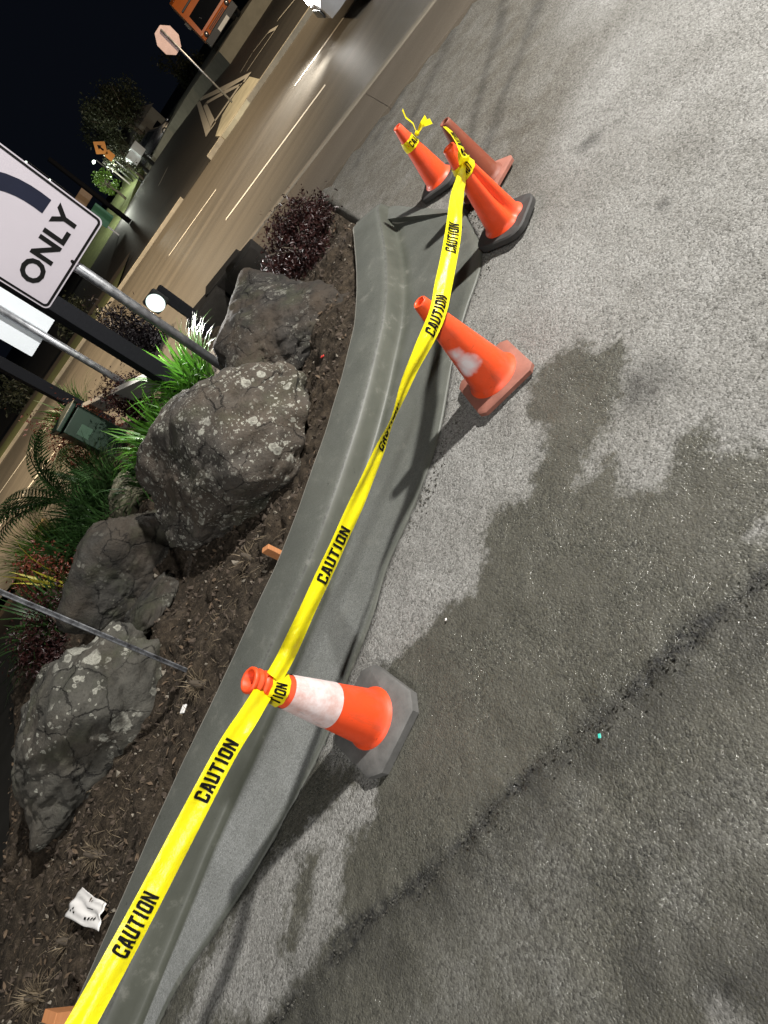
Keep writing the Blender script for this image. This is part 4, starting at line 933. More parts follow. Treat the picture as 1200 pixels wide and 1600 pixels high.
def cone_face(key, zz, px=None, out=.012):
    """a point on the viewer's side of a cone"""
    c = cone_pt(key, zz); d = to_cam(c); d.z = 0; d.normalize(); return c + d * (cone_r(key, zz) + out)
Z1, Z3, Z4 = .535, .44, .37
dk1 = float((R_CAM.T @ (np.array(cone_face('c1', Z1, out=.006)) - EYE))[2]); near = at_depth(60, 1715, 1.42); k1 = cone_face('c1', Z1, out=.006)
tape('caution_tape', 'yellow caution tape from the nearest cone down to the lower left corner',
     [(near, .05, .076), (at_depth(132, 1590, 1.50), .05, .076), (at_depth(222, 1425, 1.58), .1, .073), (at_depth(345, 1190, 1.70), .3, .070), (at_depth(388, 1120, 1.77), .35, .068), (at_depth(414, 1078, dk1), .4, .068)],
     [('CAUTION', (180, 1487), (243, 1398)), ('CAUTION', (308, 1250), (368, 1160))])
c2f = cone_face('c2', .40, out=.012); k3 = cone_face('c3', Z3, out=.010)
tape('caution_tape', 'long twisted yellow caution tape between the nearest cone and the dented cone',
     [(at_depth(428, 1060, dk1), .5, .068), (at_depth(447, 1026, dk1 + .05), .5, .068), (at_depth(472, 972, 1.97), .55, .068), (at_depth(520, 868, 2.06), .55, .068), (at_depth(562, 775, 2.13), .75, .072), (at_depth(592, 706, 2.19), 1.1, .074), (at_depth(613, 655, 2.23), 1.42, .074), (at_depth(640, 585, 2.30), 1.0, .075), (at_depth(681, 497, 2.36), .45, .078), (at_depth(694, 440, 2.44), .3, .080), (at_depth(707, 372, 2.52), .35, .080), (at_depth(714, 310, 2.60), .6, .075), (k3, 1.0, .062)],
     [('CAUTION', (498, 908), (541, 828)), ('CAUTION', (592, 700), (627, 636)), ('CAUTION', (672, 524), (698, 464)), ('CAUTION', (700, 393), (712, 350))], 260,
     wraps=(wrap('c1', Z1 - .035, Z1 + .035, 'TION', -2.05, -0.75), wrap('c3', Z3 - .04, Z3 + .035, 'CAUT', -2.6, -1.5, .012)))
s0 = cone_face('c3', Z3 + .02, out=.012) + Vector((.02, .0, .0)); k4 = cone_pt('c4', Z4)
k5 = cone_face('c5', .40, out=.012)
def tail(t, off):
    m = MB(); b_ = cone_pt('c4', Z4) + Vector((.06, -.045, .0)) - off
    for pts, w in (([(0, 0, 0), (.03, .01, .06), (.02, .02, .12), (.035, .015, .17)], .016), ([(0, 0, 0), (.05, -.03, .01), (.11, -.05, -.02)], .04), ([(0, 0, 0), (.04, -.05, .03), (.09, -.06, .03)], .03)):
        P_ = [b_ + Vector(q) for q in pts]; side = Vector((.3, .2, .9)) if w > .02 else Vector((.9, 0, .2)); vs = []
        for i, q in enumerate(P_): ww = w * (.35 + .65 * i / (len(P_) - 1)) / 2; vs += [q - side * ww, q + side * ww]
        m.add(vs, [(2 * i, 2 * i + 1, 2 * i + 3, 2 * i + 2) for i in range(len(P_) - 1)])
    m.lathe([(.001, -.018), (.014, -.01), (.017, 0), (.013, .012), (.001, .018)], 12, Matrix.Translation(b_)); m.build('knot', MAT['tape'], t)
tape('caution_tape', 'short slack caution tape from the dented cone to the cone with the knot',
     [(s0, .9, .06), (at_depth(722, 235, 2.72), .8, .055), (at_depth(709, 212, 2.86), .7, .05), (at_depth(695, 198, 2.98), .6, .02)],
     [('CAUTION', (722, 240), (704, 210))], 60, wraps=(wrap('c4', Z4 - .04, Z4 + .03, 'CAU', -2.2, -1.0), tail))

# ------------------------------------------------------------------ signs and posts
def rrect(w, h, r, n=8):
    out = []
    for cx, cy, a0 in ((w / 2 - r, h / 2 - r, 0), (-w / 2 + r, h / 2 - r, 90), (-w / 2 + r, -h / 2 + r, 180), (w / 2 - r, -h / 2 + r, 270)):
        for k in range(n + 1): a = math.radians(a0 + 90 * k / n); out.append((cx + r * math.cos(a), cy + r * math.sin(a)))
    return out
def ring(m, o1, o2, y):
    n = len(o1); m.add([(x, y, z_) for x, z_ in o1] + [(x, y, z_) for x, z_ in o2], [(k, (k + 1) % n, n + (k + 1) % n, n + k) for k in range(n)])
def flat_xz(m, outline, y): m.add([(x, y, z_) for x, z_ in outline], [tuple(range(len(outline)))])
MX = Matrix(((1, 0, 0, 0), (0, 0, -1, 0), (0, 1, 0, 0), (0, 0, 0, 1)))                   # xy outline -> xz plane, front towards -y
yS = 5.55; bl = at_y(72, 480, yS); br = at_y(158, 345, yS); SW = (br - bl).x + .03; SH = SW * 1.42
sx = (bl.x + br.x) / 2; sz = (bl.z + br.z) / 2 - .02
t = thing('road_sign', 'white lane sign with a dark curved arrow and ONLY on a grey steel post', 'road sign', (sx, yS + .05, 0.06))
m = MB(); m.tube([(0, .03, -.3), (0, .03, sz + SH + .1)], .044, 18); m.build('post', MAT['galv'], t, True)
m = MB(); m.prism(rrect(SW, SH, .045), .003, .006, Matrix.Translation((0, -.03, sz - .06 + SH / 2)) @ MX); m.build('panel', MAT['sign_white'], t)
zc = sz - .06 + SH / 2
m = MB(); o1 = rrect(SW - .022, SH - .022, .038); o2 = rrect(SW - .058, SH - .058, .024); ring(m, [(x, z_ + zc) for x, z_ in o1], [(x, z_ + zc) for x, z_ in o2], -.0385); m.build('border', MAT['ink'], t)
tv, tf = text_mesh('ONLY', 1, .03); wx = max(v.x for v in tv); hy = max(v.y for v in tv); LW = .77 * SW; LH = .168; z0 = sz - .06 + .135
m = MB(); m.add([(v.x / wx * LW - LW / 2 + .01, -.0385, z0 + v.y / hy * LH) for v in tv], tf); m.build('lettering', MAT['ink'], t)
m = MB(); zb0 = z0 + LH + .055
path = [(.25, zb0), (.252, zb0 + .07), (.248, zb0 + .14), (.236, zb0 + .21), (.214, zb0 + .28), (.182, zb0 + .345), (.14, zb0 + .40), (.085, zb0 + .45), (.01, zb0 + .49), (-.12, zb0 + .51)]
L_, R_ = [], []
for i, (x, z_) in enumerate(path):
    a_ = path[max(i - 1, 0)]; b_ = path[min(i + 1, len(path) - 1)]; d = Vector((b_[0] - a_[0], b_[1] - a_[1])).normalized(); nn = Vector((-d.y, d.x)) * .063; L_.append((x + nn.x, z_ + nn.y)); R_.append((x - nn.x, z_ - nn.y))
nP = len(path); m.add([(x, -.0385, z_) for x, z_ in L_] + [(x, -.0385, z_) for x, z_ in R_] + [(-.11, -.0385, zb0 + .36), (-.11, -.0385, zb0 + .66), (-.30, -.0385, zb0 + .51)], [(i, i + 1, nP + i + 1, nP + i) for i in range(nP - 1)] + [(nP - 1, 2 * nP, 2 * nP + 2, 2 * nP + 1, 2 * nP - 1)]); m.build('arrow', MAT['navy'], t)
for zz in (.035, SH - .06):
    m = MB(); m.lathe([(.014, 0), (.012, .005), (.001, .006)], 14, Matrix.Translation((0.012, -.036, sz - .06 + zz)) @ MX); m.build('bolt', MAT['ink'], t, True)
# plain sign seen from behind, on its own pole
yB = 8.3; q = at_y(70, 525, yB); ql = at_y(50, 558, yB); qr = at_y(90, 493, yB); Wb = (qr - ql).x
t = thing('road_sign', 'blank white back of a sign, grey pole down its middle, behind the arrow sign', 'road sign', (q.x, yB, 0))
m = MB(); m.tube([(0, -.05, -.2), (0, -.05, q.z + 1.0)], .046, 14); m.build('pole', MAT['galv'], t, True)
m = MB(); m.prism(rrect(Wb, .92, .012), 0, .004, Matrix.Translation((0, 0, q.z + .46)) @ MX); m.build('panel', MAT['panel_white'], t)
# thick dark timber posts joined by a low grey rail
A = at(312, 622, 0.0); B_ = at(172, 658, 0.0); A = Vector((A.x, A.y, 0)); B_ = Vector((B_.x, min(B_.y, 10.2), 0))
t = thing('timber_barrier', 'two thick dark timber posts joined near the ground by a grey rail', 'barrier', tuple(A))
m = MB(); m.box((0, 0, 1.9), (.17, .17, 4.2), Matrix.Rotation(.4, 3, 'Z'), .008); m.build('post', MAT['dark_timber'], t)
Bo = B_ - A; m = MB(); m.box((Bo.x, Bo.y, 1.9), (.17, .17, 4.2), Matrix.Rotation(.4, 3, 'Z'), .008); m.build('post', MAT['dark_timber'], t)
e0 = Vector((0, 0, .42)); e1 = Bo + Vector((0, 0, .42)); d = e1 - e0; m = MB(); m.box((e0 + e1) / 2 - Vector((0, 0, .0)), (d.length - .18, .10, .22), Matrix.Rotation(math.atan2(d.y, d.x), 3, 'Z'), .006); o = m.build('rail', MAT['grey_timber'], t)
# weathered steel channel post leaning out of the frame at left
b0 = at(297, 1052, .08); tp = at_y(-60, 902, b0.y + .02)
t = thing('steel_post', 'weathered steel channel post stuck in the soil near the cracked boulder', 'post', tuple(b0))
d = tp - b0; d = d * 1.35; zq = d.to_track_quat('Z', 'Y').to_matrix(); m = MB(); L = d.length
prof_ = [(-.030, .012), (-.022, .014), (-.014, -.006), (.014, -.006), (.022, .014), (.030, .012), (.026, .018), (.018, .019), (.011, .000), (-.011, .000), (-.018, .019), (-.026, .018)]
m.prism(prof_, -.15, L, (Matrix.Rotation(0, 4, 'Z') @ zq.to_4x4()) @ Matrix.Rotation(math.radians(200), 4, 'Z')); m.build('channel', MAT['rust'], t)
for k in range(min(12, int(L / .16))):
    c = zq @ (Matrix.Rotation(math.radians(200), 3, 'Z') @ Vector((0, -.0065, .12 + .16 * k))); m = MB(); m.lathe([(.0055, 0), (.0055, .001), (.0005, .0012)], 8, Matrix.Translation(c) @ (zq.to_4x4() @ Matrix.Rotation(math.radians(200), 4, 'Z') @ Matrix.Rotation(PI / 2, 4, 'X'))); m.build('bolt_hole', MAT['ink'], t)
# floodlight on its short dark post
pl = at_y(243, 474, 7.3); pb = at(312, 516, .05); fb = Vector((pl.x + .10, 7.42, 0))
t = thing('floodlight', 'glaring white garden floodlight on a short dark post beside the sign pole', 'floodlight', tuple(fb))
m = MB(); m.box((0.06, .06, .38), (.13, .13, .86), None, .006); m.build('post', MAT['dark_timber'], t)
hd = pl - fb; aim = Vector((-.50, -.86, -.02)).normalized(); rq = aim.to_track_quat('-Y', 'Z').to_matrix()
m = MB(); m.box(hd + rq @ Vector((0, .05, 0)), (.24, .07, .22), rq, .03); hs = m.build('housing', MAT['black'], t)
m = MB(); m.lathe([(.105, -.004), (.105, .006), (.09, .014), (.05, .020), (.001, .022)], 32, Matrix.Translation(hd + rq @ Vector((0, .008, 0))) @ rq.to_4x4() @ MX); m.build('reflector', emitter('flood_reflector', (0.80, 1.0, 0.92), 1.6), t)
m = MB(); m.lathe([(.066, 0), (.06, .012), (.035, .026), (.001, .030)], 28, Matrix.Translation(hd + rq @ Vector((0, -.012, 0))) @ rq.to_4x4() @ MX); m.build('bulb', emitter('flood_bulb', (1.0, 0.99, 0.95), 90), t, True)
m = MB(); m.tube([hd + rq @ Vector((0, .06, -.05)), (0.03, .03, hd.z - .15)], .012, 8); m.build('bracket', MAT['black'], t)
fl = lamp('floodlight_light', tuple(pl + aim * .07), 420, (1.0, .98, .94), .06, 165, tuple(pl + aim * 3), .4)
# green utility box
p = at_y(128, 668, 9.0); t = thing('utility_box', 'dark green metal cabinet with an overhanging lid beside the thick dark post', 'utility box', (p.x, 9.0, 0), .35)
hz = max(at_y(108, 640, 9.0).z, .5)
m = MB(); m.box((0, 0, hz / 2 - .03), (.44, .40, hz - .06), None, .01); m.build('body', MAT['green_box'], t)
m = MB(); m.box((0, 0, hz), (.50, .46, .06), None, .015); m.build('lid', MAT['green_box'], t)
m = MB(); m.box((-.08, -.204, hz * .62), (.17, .008, .16), None, .003); m.build('vent_plate', plain('pale_green_plate', (.03, .075, .042), .5), t)
# ------------------------------------------------------------------ small things on the bed
p = at(66, 822, .12); o = MB().box((0, 0, 0), (.24, .14, .11), None, .008).build('timber_block', MAT['tan_timber']); y_ = 7.6; p = at_y(66, 822, y_); o.location = (p.x, y_, max(p.z, .1)); o.rotation_euler = (.1, .2, .5); o.location.z = .12
o.location = at(66, 822, .12); tag(o, 'tan timber offcut lying between the grass clump and the dark brown boulder', 'timber block')
def stake(px, py, size, rot, label):
    p = at(px, py, .13); o = MB().box((0, 0, 0), size, None, .003).build('timber_peg', MAT['stake']); o.location = (p.x, p.y, .10); o.rotation_euler = rot; tag(o, label, 'timber peg', 'orange timber form pegs')
stake(425, 862, (.035, .06, .16), (0, 0, .9), 'orange timber peg against the curb, level with the lichen boulder')
stake(92, 1588, (.05, .12, .16), (.1, .0, .75), 'orange timber peg at the bottom edge, left of the tape')
# white crumpled packet with faint print
p = at(136, 1422, .10); t = thing('paper_packet', 'crumpled white paper packet with small dark print lying on the soil', 'litter', (p.x, p.y, 0))
qd = [at(105, 1432, .10), at(157, 1456, .10), at(166, 1412, .11), at(131, 1386, .11)]; zl = bz(p.x, p.y) + .015; nx, ny = 20, 20; vs = []
hh = lambda u, v: .010 * math.sin(u * 5 + v * 3) * math.sin(v * 5) + .005 * math.sin(11 * u - 7 * v) + .004 * math.sin(17 * v + 6 * u) + .02 * abs(u - .5) * v
def ol(u, v):
    a = qd[0].lerp(qd[1], u); b_ = qd[3].lerp(qd[2], u); q = a.lerp(b_, v); bul = .014 * math.sin(PI * v) * (u - .3); return (q.x - p.x + bul, q.y - p.y + .006 * math.sin(9 * u), zl + .012 + hh(u, v))
for j in range(ny):
    for i in range(nx): vs.append(ol(i / (nx - 1), j / (ny - 1)))
m = MB(); m.add(vs, [(j * nx + i, j * nx + i + 1, (j + 1) * nx + i + 1, (j + 1) * nx + i) for j in range(ny - 1) for i in range(nx - 1)]); sk = m.build('sheet', MAT['paper'], t, True)
md = sk.modifiers.new('thick', 'SOLIDIFY'); md.thickness = .003
def dash(u0, v0, du, dv):
    m = MB(); q = [(u0, v0), (u0 + du, v0), (u0 + du, v0 + dv), (u0, v0 + dv)]; m.add([Vector(ol(a, b_)) + Vector((0, 0, .004)) for a, b_ in q], [(0, 1, 2, 3)]); m.build('print_mark', MAT['ink'], t)
for k in range(4): dash(.52 + .09 * k, .18 + .02 * k, .05, .09)
for k in range(3): dash(.10 + .07 * k, .22 + .10 * (k % 2), .05, .06)
dash(.50, .55, .20, .03)
def scrap(name, px, py, zz, mat, label, s_=.025):
    p = at(px, py, zz); o = MB().box((0, 0, 0), (s_ * 1.5, s_, s_ * .3), None, s_ * .1).build(name, mat); o.location = (p.x, p.y, zz + s_ * .15); o.rotation_euler = (.1, .15, .8); return tag(o, label, 'litter')
p = at(505, 556, .1); scrap('plastic_scrap', 505, 556, bz(p.x, p.y) + .01, MAT['red_bit'], 'small red plastic scrap on the soil beside the curb', .03)
p = at(288, 1108, .1); scrap('paper_scrap', 288, 1108, bz(p.x, p.y) + .01, MAT['paper'], 'small white paper scrap on the soil below the steel post', .035)
p = at(470, 572, .1); scrap('paper_scrap', 470, 572, bz(p.x, p.y) + .01, MAT['paper'], 'tiny white crumpled scrap left of the red scrap', .025)
scrap('plastic_scrap', 937, 1150, .004, MAT['teal_bit'], 'small teal plastic scrap on the cracked wet asphalt', .009)
scrap('paper_scrap', 697, 968, .004, MAT['paper'], 'tiny white scrap on the asphalt right of the long tape', .008)
# ------------------------------------------------------------------ vehicles
def wheel(parent, x, y, r_, w_, name='wheel'):
    mt = Matrix.Translation((x, y, r_)) @ Matrix.Rotation(PI / 2, 4, 'Y')
    m = MB(); m.lathe([(r_ * .6, -w_ / 2), (r_ * .95, -w_ / 2), (r_, -w_ * .3), (r_, w_ * .3), (r_ * .95, w_ / 2), (r_ * .6, w_ / 2)], 28, mt); t_ = m.build(name, MAT['tyre'], parent, True)
    m = MB(); m.lathe([(r_ * .62, -w_ * .42), (r_ * .5, -w_ * .3), (.01, -w_ * .34)], 20, mt); m.lathe([(r_ * .62, w_ * .42), (r_ * .5, w_ * .3), (.01, w_ * .34)], 20, mt); m.build('rim', MAT['chrome'], t_)
def car(name, label, loc, rotz, paint, lit=0.0, group=None):
    """front towards -y"""
    t = thing(name, label, 'car', loc, rotz, group)
    prof_ = [(-2.2, .32), (-2.24, .55), (-2.12, .72), (-1.3, .88), (-1.15, .92), (-.45, 1.36), (.0, 1.45), (.9, 1.44), (1.7, 1.05), (2.15, .98), (2.25, .6), (2.2, .32)]
    xs = [(-.88, .93), (-.80, 1.0), (.80, 1.0), (.88, .93)]; vs = []; n = len(prof_)
    for x, s_ in xs:
        for y, zz in prof_:
            tuck = max(0, zz - .92) * .34; vs.append((x * (1 - tuck / .88 * (1 if abs(x) > .5 else 0)), y * (s_ if abs(y) > 2 else 1), zz))
    m = MB(); fs = [tuple(range(n))[::-1], tuple(3 * n + k for k in range(n))]
    for a in range(3): fs += [(a * n + k, a * n + (k + 1) % n, (a + 1) * n + (k + 1) % n, (a + 1) * n + k) for k in range(n)]
    m.add(vs, fs); m.build('body', paint, t, auto=35)
    m = MB(); m.add([(-.66, -1.12, .945), (.66, -1.12, .945), (.58, -.47, 1.365), (-.58, -.47, 1.365)], [(0, 1, 2, 3)]); m.build('windscreen', MAT['glass'], t)
    for sg in (-1, 1):
        m = MB(); m.add([(sg * .872, -.85, .98), (sg * .872, 1.35, .98), (sg * .775, .85, 1.37), (sg * .735, -.30, 1.37)], [(0, 1, 2, 3) if sg > 0 else (3, 2, 1, 0)]); m.build('side_window', MAT['glass'], t)
        m = MB(); m.box((sg * .62, -2.20, .66), (.34, .08, .13), None, .02); m.build('headlight', emitter('headlamp_' + name, (1, .97, .92), lit) if lit else MAT['chrome'], t)
        for yy in (-1.38, 1.38): wheel(t, sg * .80, yy, .32, .2)
    m = MB(); m.box((0, -2.25, .45), (1.0, .04, .14), None, .01); m.build('grille', MAT['black'], t)
    return t
dv = U.copy(); H0 = at(492, 3, .66); cc = H0 - dv * 2.24 + N * .62; hx = math.atan2(U.y, U.x)
car_t = car('moving_car', 'silver car with glaring headlights on the road at the top edge', (cc.x, cc.y, 0.0), hx + PI / 2, MAT['car_silver'], 80)
for sg in (-1, 1):
    hp = Vector((cc.x, cc.y, 0)) + dv * 2.32 + N * (.62 * sg) + Vector((0, 0, .66)); lamp('car_headlight_light', tuple(hp), 420, (1, .97, .93), .06, 120, tuple(hp + dv * 5 + Vector((0, 0, -1.0))), .8)
# orange truck on the raised lot
yt = 42.0; tb = at_y(340, 80, yt); tr_ = at_y(388, 22, yt); tz = tb.z
t = thing('truck', 'orange truck with a dark windscreen and black bumper parked across the side street', 'truck', (tb.x + 1.35, yt, tz), -0.40)
Wt, Ht = 2.5, 3.0; t.scale = (1.08,) * 3
m = MB(); pr = [(0, .55), (-.05, .95), (0, 1.0), (.12, 2.1), (.35, 2.85), (.7, Ht), (2.2, Ht), (2.2, .55)]
n = len(pr); vs = [(x, y, zz) for x in (-Wt / 2, Wt / 2) for y, zz in pr]; m.add(vs, [tuple(range(n)), tuple(range(n, 2 * n))[::-1]] + [(k, n + k, n + (k + 1) % n, (k + 1) % n) for k in range(n)]); m.build('cab', MAT['truck'], t, auto=30)
m = MB(); m.box((0, 5.0, 1.85), (2.5, 5.4, 2.5), None, .04); m.build('cargo_body', plain('dull_truck_box', (.30, .12, .04), .5), t)
m = MB(); m.add([(-1.02, .015, 1.12), (1.02, .015, 1.12), (.98, .10, 1.95), (-.98, .10, 1.95)], [(0, 1, 2, 3)]); m.v = [(x, y - .02, zz) for x, y, zz in m.v]; m.build('windscreen', MAT['glass'], t)
m = MB(); m.box((0, -.10, .52), (2.5, .28, .42), None, .03); m.build('bumper', MAT['black'], t)
m = MB(); m.box((.1, -.255, .46), (.85, .02, .20), None, .005); m.build('number_plate', plain('pale_plate', (.8, .8, .78), .4), t)
for sg in (-1, 1):
    m = MB(); m.lathe([(.14, 0), (.13, .04), (.02, .05)], 18, Matrix.Translation((sg * .95, -.07, .86)) @ MX); m.build('headlight', MAT['chrome'], t, True)
    m = MB(); m.box((sg * 1.38, .1, 1.75), (.14, .10, .42), None, .02); m.build('mirror', MAT['black'], t)
    for yy in (.95, 6.2): wheel(t, sg * 1.08, yy, .5, .3)
for k in range(5): m = MB(); m.box((-1.0 + .5 * k, .62, Ht + .05), (.16, .10, .10), None, .02); m.build('marker_lamp', MAT['chrome'], t)
for k in range(4): m = MB(); m.box((0, -.065, .66 + .075 * k), (1.3, .03, .035), None, .004); m.build('grille_bar', MAT['black'], t)
for sg in (-1, 1):
    m = MB(); m.box((sg * .5, .04, 1.30), (.02, .03, .55), Matrix.Rotation(.5 * sg, 3, 'Y'), None or 0); m.build('wiper', MAT['black'], t)
    m = MB(); m.box((sg * 1.12, -.03, 1.02), (.16, .06, .09), None, .01); m.build('indicator', plain('amber_lens', (.7, .25, .03), .3), t)
m = MB(); m.box((0, .18, 2.30), (2.2, .16, .10), None, .02); m.build('visor', MAT['black'], t)
for sg in (-1, 1): m = MB(); m.box((sg * 1.255, 1.2, 1.75), (.015, .8, .6), None, .004); m.build('side_window', MAT['glass'], t)
lt = [at_y(420, -40, 38.5), at_y(342, 80, 40.5), at_y(300, 137, 50), at_y(262, 199, 58), at_y(214, 292, 63)]
m = MB(); vs = []
for q in lt: vs += [(q.x - .1, q.y - .15, -.1), (q.x, q.y, max(q.z, .02)), (q.x + 6, q.y + 26, max(q.z, .02))]
m.add(vs, [(3 * i + j, 3 * i + j + 1, 3 * i + j + 4, 3 * i + j + 3) for i in range(len(lt) - 1) for j in range(2)])
tag(m.build('raised_lot', plain('lot_concrete', (.22, .21, .17), .9, 0, .3, 2)), kind='structure')
# ------------------------------------------------------------------ far side of the road
yq = 20.6; bs = at(368, 165); 
t = thing('stop_sign', 'pale back of an octagonal stop sign on a thin post across the road', 'stop sign', (bs.x, bs.y, 0))
top = at_y(263, 62, bs.y); R8 = .40
m = MB(); m.tube([(0, 0, -.1), (0, 0, top.z + .30)], .035, 10); m.build('post', MAT['galv'], t, True)
oc = [(R8 * math.cos(PI / 8 + k * PI / 4), R8 * math.sin(PI / 8 + k * PI / 4)) for k in range(8)]
m = MB(); m.prism(oc, 0, .004, Matrix.Translation((top.x - bs.x, .045, top.z)) @ MX); m.build('panel', MAT['pink_back'], t)
# grassy bank, lit by the far street lamps
bpx = [((222, 262), (196, 262), 62, 66), ((212, 290), (190, 292), 60, 65), ((200, 320), (168, 325), 58, 64), ((185, 350), (145, 365), 56, 62), ((150, 420), (110, 420), 54, 60)]
vs = []; 
for a, b_, y0, y1 in bpx: vs += [tuple(at_y(*a, y0) - Vector((0, 0, .3))), tuple(at_y(*a, y0)), tuple(at_y(*b_, y1))]
m = MB(); m.add(vs, [(3 * i + j, 3 * i + j + 1, 3 * i + j + 4, 3 * i + j + 3) for i in range(4) for j in range(2)]); tag(m.build('grass_bank', MAT['grass']), kind='structure')
def far_lamp(px, py, y, basez, label, power, col):
    p = at_y(px, py, y); t = thing('street_lamp', label, 'street lamp', (p.x, y, basez), 0, 'street lamps far off')
    m = MB(); m.tube([(0, 0, 0), (0, 0, p.z - basez - .1), (-.25, 0, p.z - basez + .05)], .07, 8); m.build('pole', MAT['galv'], t, True)
    m = MB(); m.lathe([(.01, -.14), (.15, -.10), (.2, 0), (.12, .10), (.01, .14)], 14, Matrix.Translation((-.3, 0, p.z - basez))); m.build('lamp_head', emitter('far_lamp_glow', (.85, 1, .8), 8), t)
    if power: lamp('street_lamp_light', (p.x - .3, y - 1.2, p.z - .2), power, col, .2)
far_lamp(172, 254, 62, 0.0, 'lit street lamp right of the white pole on the bank', 700, (.95, 1.0, .85))
far_lamp(149, 249, 70, 0.0, 'dimmer street lamp left of the white pole on the bank', 0, None)
far_lamp(42, 251, 120, 0.0, 'tiny bright lamp just above the arrow sign, nearest the left edge', 0, None)
far_lamp(79, 279, 110, 0.0, 'tiny bright lamp above the right half of the arrow sign', 0, None)
lamp('bank_lamp_light', tuple(at_y(150, 300, 56)), 800, (.97, 1.0, .85), .3)
def far_tree(label, px, py, y, rx, rz, th, seed, n=2600, ls=.14, mat=None, zc=None):
    p = at_y(px, py, y); t = thing('tree', label, 'tree', (p.x, y, 0), 0, 'far trees in the dark'); rg = np.random.default_rng(seed); m = MB(); cz = p.z
    ck = rg.normal(size=(22, 3)); ck /= np.linalg.norm(ck, axis=1)[:, None]; ck *= rg.uniform(.35, .95, (22, 1))
    for k in range(n):
        q = (ck[rg.integers(22)] + rg.normal(0, .13, 3)) * np.array([rx, rx, rz]); nrm = Vector(rg.normal(size=3)).normalized(); a = Vector(rg.normal(size=3)); u = (a - nrm * a.dot(nrm)).normalized() * ls * rg.uniform(.6, 1.3); w_ = nrm.cross(u) * .5; P_ = Vector((q[0], q[1], q[2] + cz)); m.add([P_ - u, P_ - w_, P_ + u, P_ + w_], [(0, 1, 2, 3)])
    m.build('crown', mat or MAT['leaf_grey'], t)
    m = MB(); m.tube([(0, 0, -.3), (.1, 0, cz * .5), (0, 0, cz)], [th, th * .8, th * .4], 9)
    for k in range(6): a = k * 1.05; m.tube([(0, 0, cz * (.55 + .06 * k)), (math.cos(a) * rx * .35, math.sin(a) * rx * .35, cz * .95), (math.cos(a) * rx * .7, math.sin(a) * rx * .7, cz + rz * .4)], [th * .45, th * .3, th * .1], 6)
    m.build('trunk', MAT['bark'], t, True); return t
far_tree('tall dim tree above the pale house across the road', 183, 178, 66, 3.0, 3.2, .28, 61, 6500, .13)
far_tree('smaller dim tree left of the tall one, above the amber warning sign', 160, 205, 72, 2.2, 2.4, .2, 62, 3500, .13)
far_tree('pale bare looking shrub tree between warning sign and white boxes', 190, 252, 60, 1.5, 1.5, .15, 63, 2200, .10)
far_tree('low lit bush beside the white pole on the grass bank', 163, 285, 60, .9, 1.0, .12, 64, 1400, .09, MAT['leaf_lime'])
far_tree('dark tree behind the stop sign, barely visible', 292, 110, 72, 2.2, 3.0, .2, 65, 1800, .15)
hp = at_y(222, 212, 70)
t = thing('house', 'pale flat fronted house half lost in the dark across the road', 'house', (hp.x, 70, 0), .25)
m = MB(); m.box((0, 0, hp.z * .5 + .2), (3.4, 5, hp.z + .8)); m.build('wall', MAT['wall'], t)
m = MB(); zz = hp.z + .6; m.add([(-2.0, -2.7, zz), (2.0, -2.7, zz), (2.0, 2.7, zz), (-2.0, 2.7, zz), (0, -2.7, zz + 1.1), (0, 2.7, zz + 1.1)], [(0, 1, 4), (2, 3, 5), (1, 2, 5, 4), (3, 0, 4, 5), (0, 3, 2, 1)]); m.build('roof', MAT['roof'], t)
m = MB(); m.box((.5, -2.51, hp.z * .55), (.9, .05, .9), None, .01); m.build('window', MAT['glass'], t)
m = MB(); m.box((-.8, -2.52, .9), (.9, .06, 2.0), None, .01); m.build('door', MAT['roof'], t)
for k, (px, py, lb) in enumerate(((206, 247, 'white roadside box, nearer the warning sign, in front of the house'), (213, 233, 'white roadside box, nearer the parked dark car, in front of the house'))):
    p = at_y(px, py, 60); t = thing('roadside_box', lb, 'cabinet', (p.x, 60, 0), .3, 'white boxes by the far kerb')
    m = MB(); m.box((0, 0, p.z - .1), (.85, .6, 1.0), None, .03); m.build('body', MAT['panel_white'], t); m = MB(); m.box((0, 0, (p.z - .6) / 2 - .1), (.25, .25, max(p.z - .6, .2) + .2)); m.build('pedestal', MAT['black'], t)
p = at_y(234, 212, 62); car('parked_car', 'small dark car with bright trim parked across the road below the house', (p.x + .2, 63, max(p.z - 1.0, 0) * .6), 1.2, MAT['car_dark'])
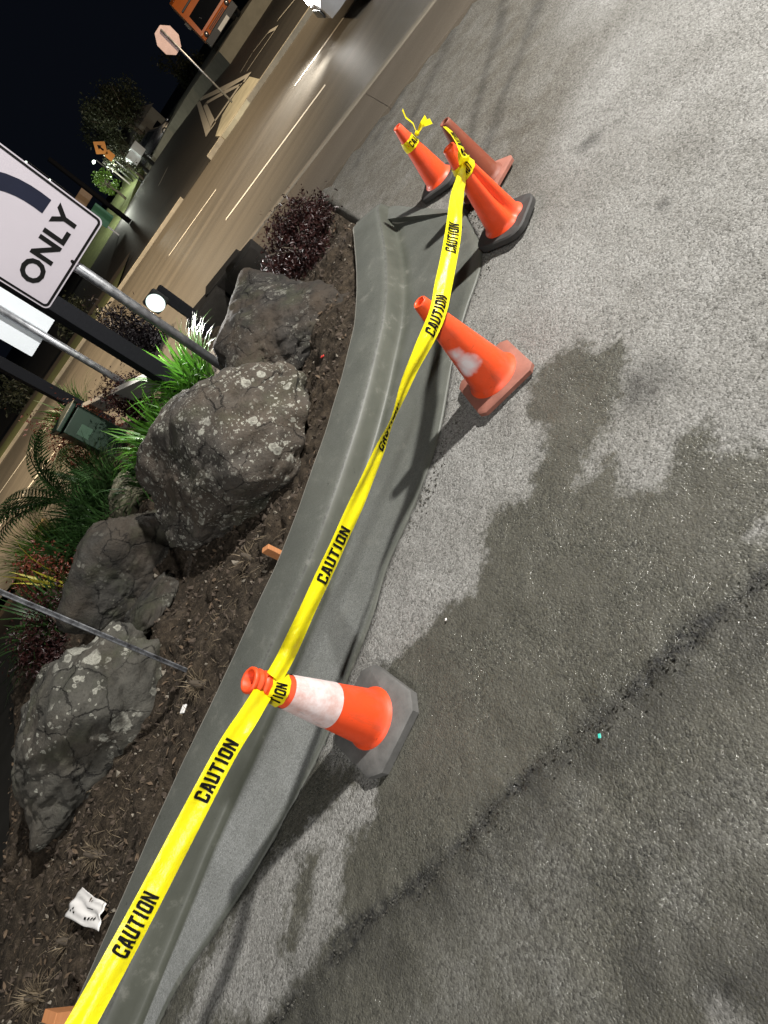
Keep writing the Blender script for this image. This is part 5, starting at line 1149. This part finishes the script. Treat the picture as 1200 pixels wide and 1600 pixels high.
# amber diamond warning sign with a plate
p = at_y(157, 231, 58); q = at_y(167, 239, 58)
t = thing('warning_sign', 'amber diamond warning sign with an arrow and a smaller plate below', 'warning sign', (p.x, 58, 0))
dz = lambda r_: [(r_, 0), (0, r_), (-r_, 0), (0, -r_)]
m = MB(); m.tube([(0, .05, -.3), (0, .05, p.z + .5)], .04, 8); m.build('post', MAT['galv'], t, True)
rot = Matrix.Rotation(0.0, 4, 'Z')
m = MB(); m.prism(dz(.62), 0, .01, Matrix.Translation((0, 0, p.z)) @ MX); m.build('panel', MAT['yellow_sign'], t)
m = MB(); flat_xz(m, [(-.07, p.z - .26), (.07, p.z - .26), (.07, p.z + .02), (.2, p.z + .02), (0, p.z + .3), (-.2, p.z + .02), (-.07, p.z + .02)], -.016); m.build('arrow', MAT['ink'], t)
m = MB(); m.prism(rrect(.62, .62, .05), 0, .01, Matrix.Translation((0, 0, q.z - .25)) @ MX); m.build('speed_plate', MAT['yellow_sign'], t)
# white pole, dark pole and green and white shop sign by the bank
p0 = at_y(200, 285, 60); p1 = at_y(159, 256, 60); t = MB().tube([(0, 0, -.2), (0, 0, (p1 - p0).length)], .075, 8).build('marker_pole', plain('white_pole', (.8, .8, .75), .5), None, True); t.location = p0; tag(t, 'slim white pole standing on the lit grass bank', 'pole')
p0 = at_y(191, 337, 40); t = MB().tube([(0, 0, -.5), (0, 0, 4.2)], [.16, .13], 10).build('utility_pole', MAT['dark_timber'], None, True); t.location = (p0.x, 40, p0.z); tag(t, 'dark thick pole crossing the lit grass bank behind the arrow sign', 'pole')
p = at_y(158, 337, 44); t = thing('shop_sign', 'green and white roadside sign board half hidden by the arrow sign', 'sign board', (p.x, 44, 0), -.1)
m = MB(); m.box((0, 0, p.z), (.9, .08, 1.2), None, .01); m.build('lower_panel', MAT['green_sign'], t)
m = MB(); m.box((0.1, 0, p.z + 1.25), (1.1, .08, .7), None, .01); m.build('upper_panel', plain('tan_panel', (.30, .20, .12), .5), t)
m = MB(); m.box((-.3, .09, (p.z + 1.6) / 2 - .1), (.1, .08, p.z + 1.8)); m.build('post', MAT['galv'], t)
# far verge left of the dark posts: kerb and grass beyond the road
strip('verge', 20.45, 23.5, 8.5, 60, 0.07, plain('verge_grass', (.09, .105, .03), .95, 0, .5, 2, .8, 30))
strip('far_path', 23.5, 25.2, 8.5, 60, 0.075, MAT['path'])
for k, (u_, v_, s_) in enumerate(((13, 24.5, .9), (18, 24.8, 1.2), (24, 25.2, 1.4), (30, 26, 1.5))):
    x, y = uv(u_, v_ + 2); shrub('hedge_shrub', ('dark rounded shrub on the far verge seen between the sign pole and thick post', 'dark shrub on the far verge behind the blank sign back', 'dim tall shrub on the far verge below the blank sign', 'dim shrub on the far verge at the left edge')[k], (x, y, 0), (s_, s_, s_ * 1.2), 1300, .09, MAT['leaf_grey'], 70 + k, 'far verge shrubs')
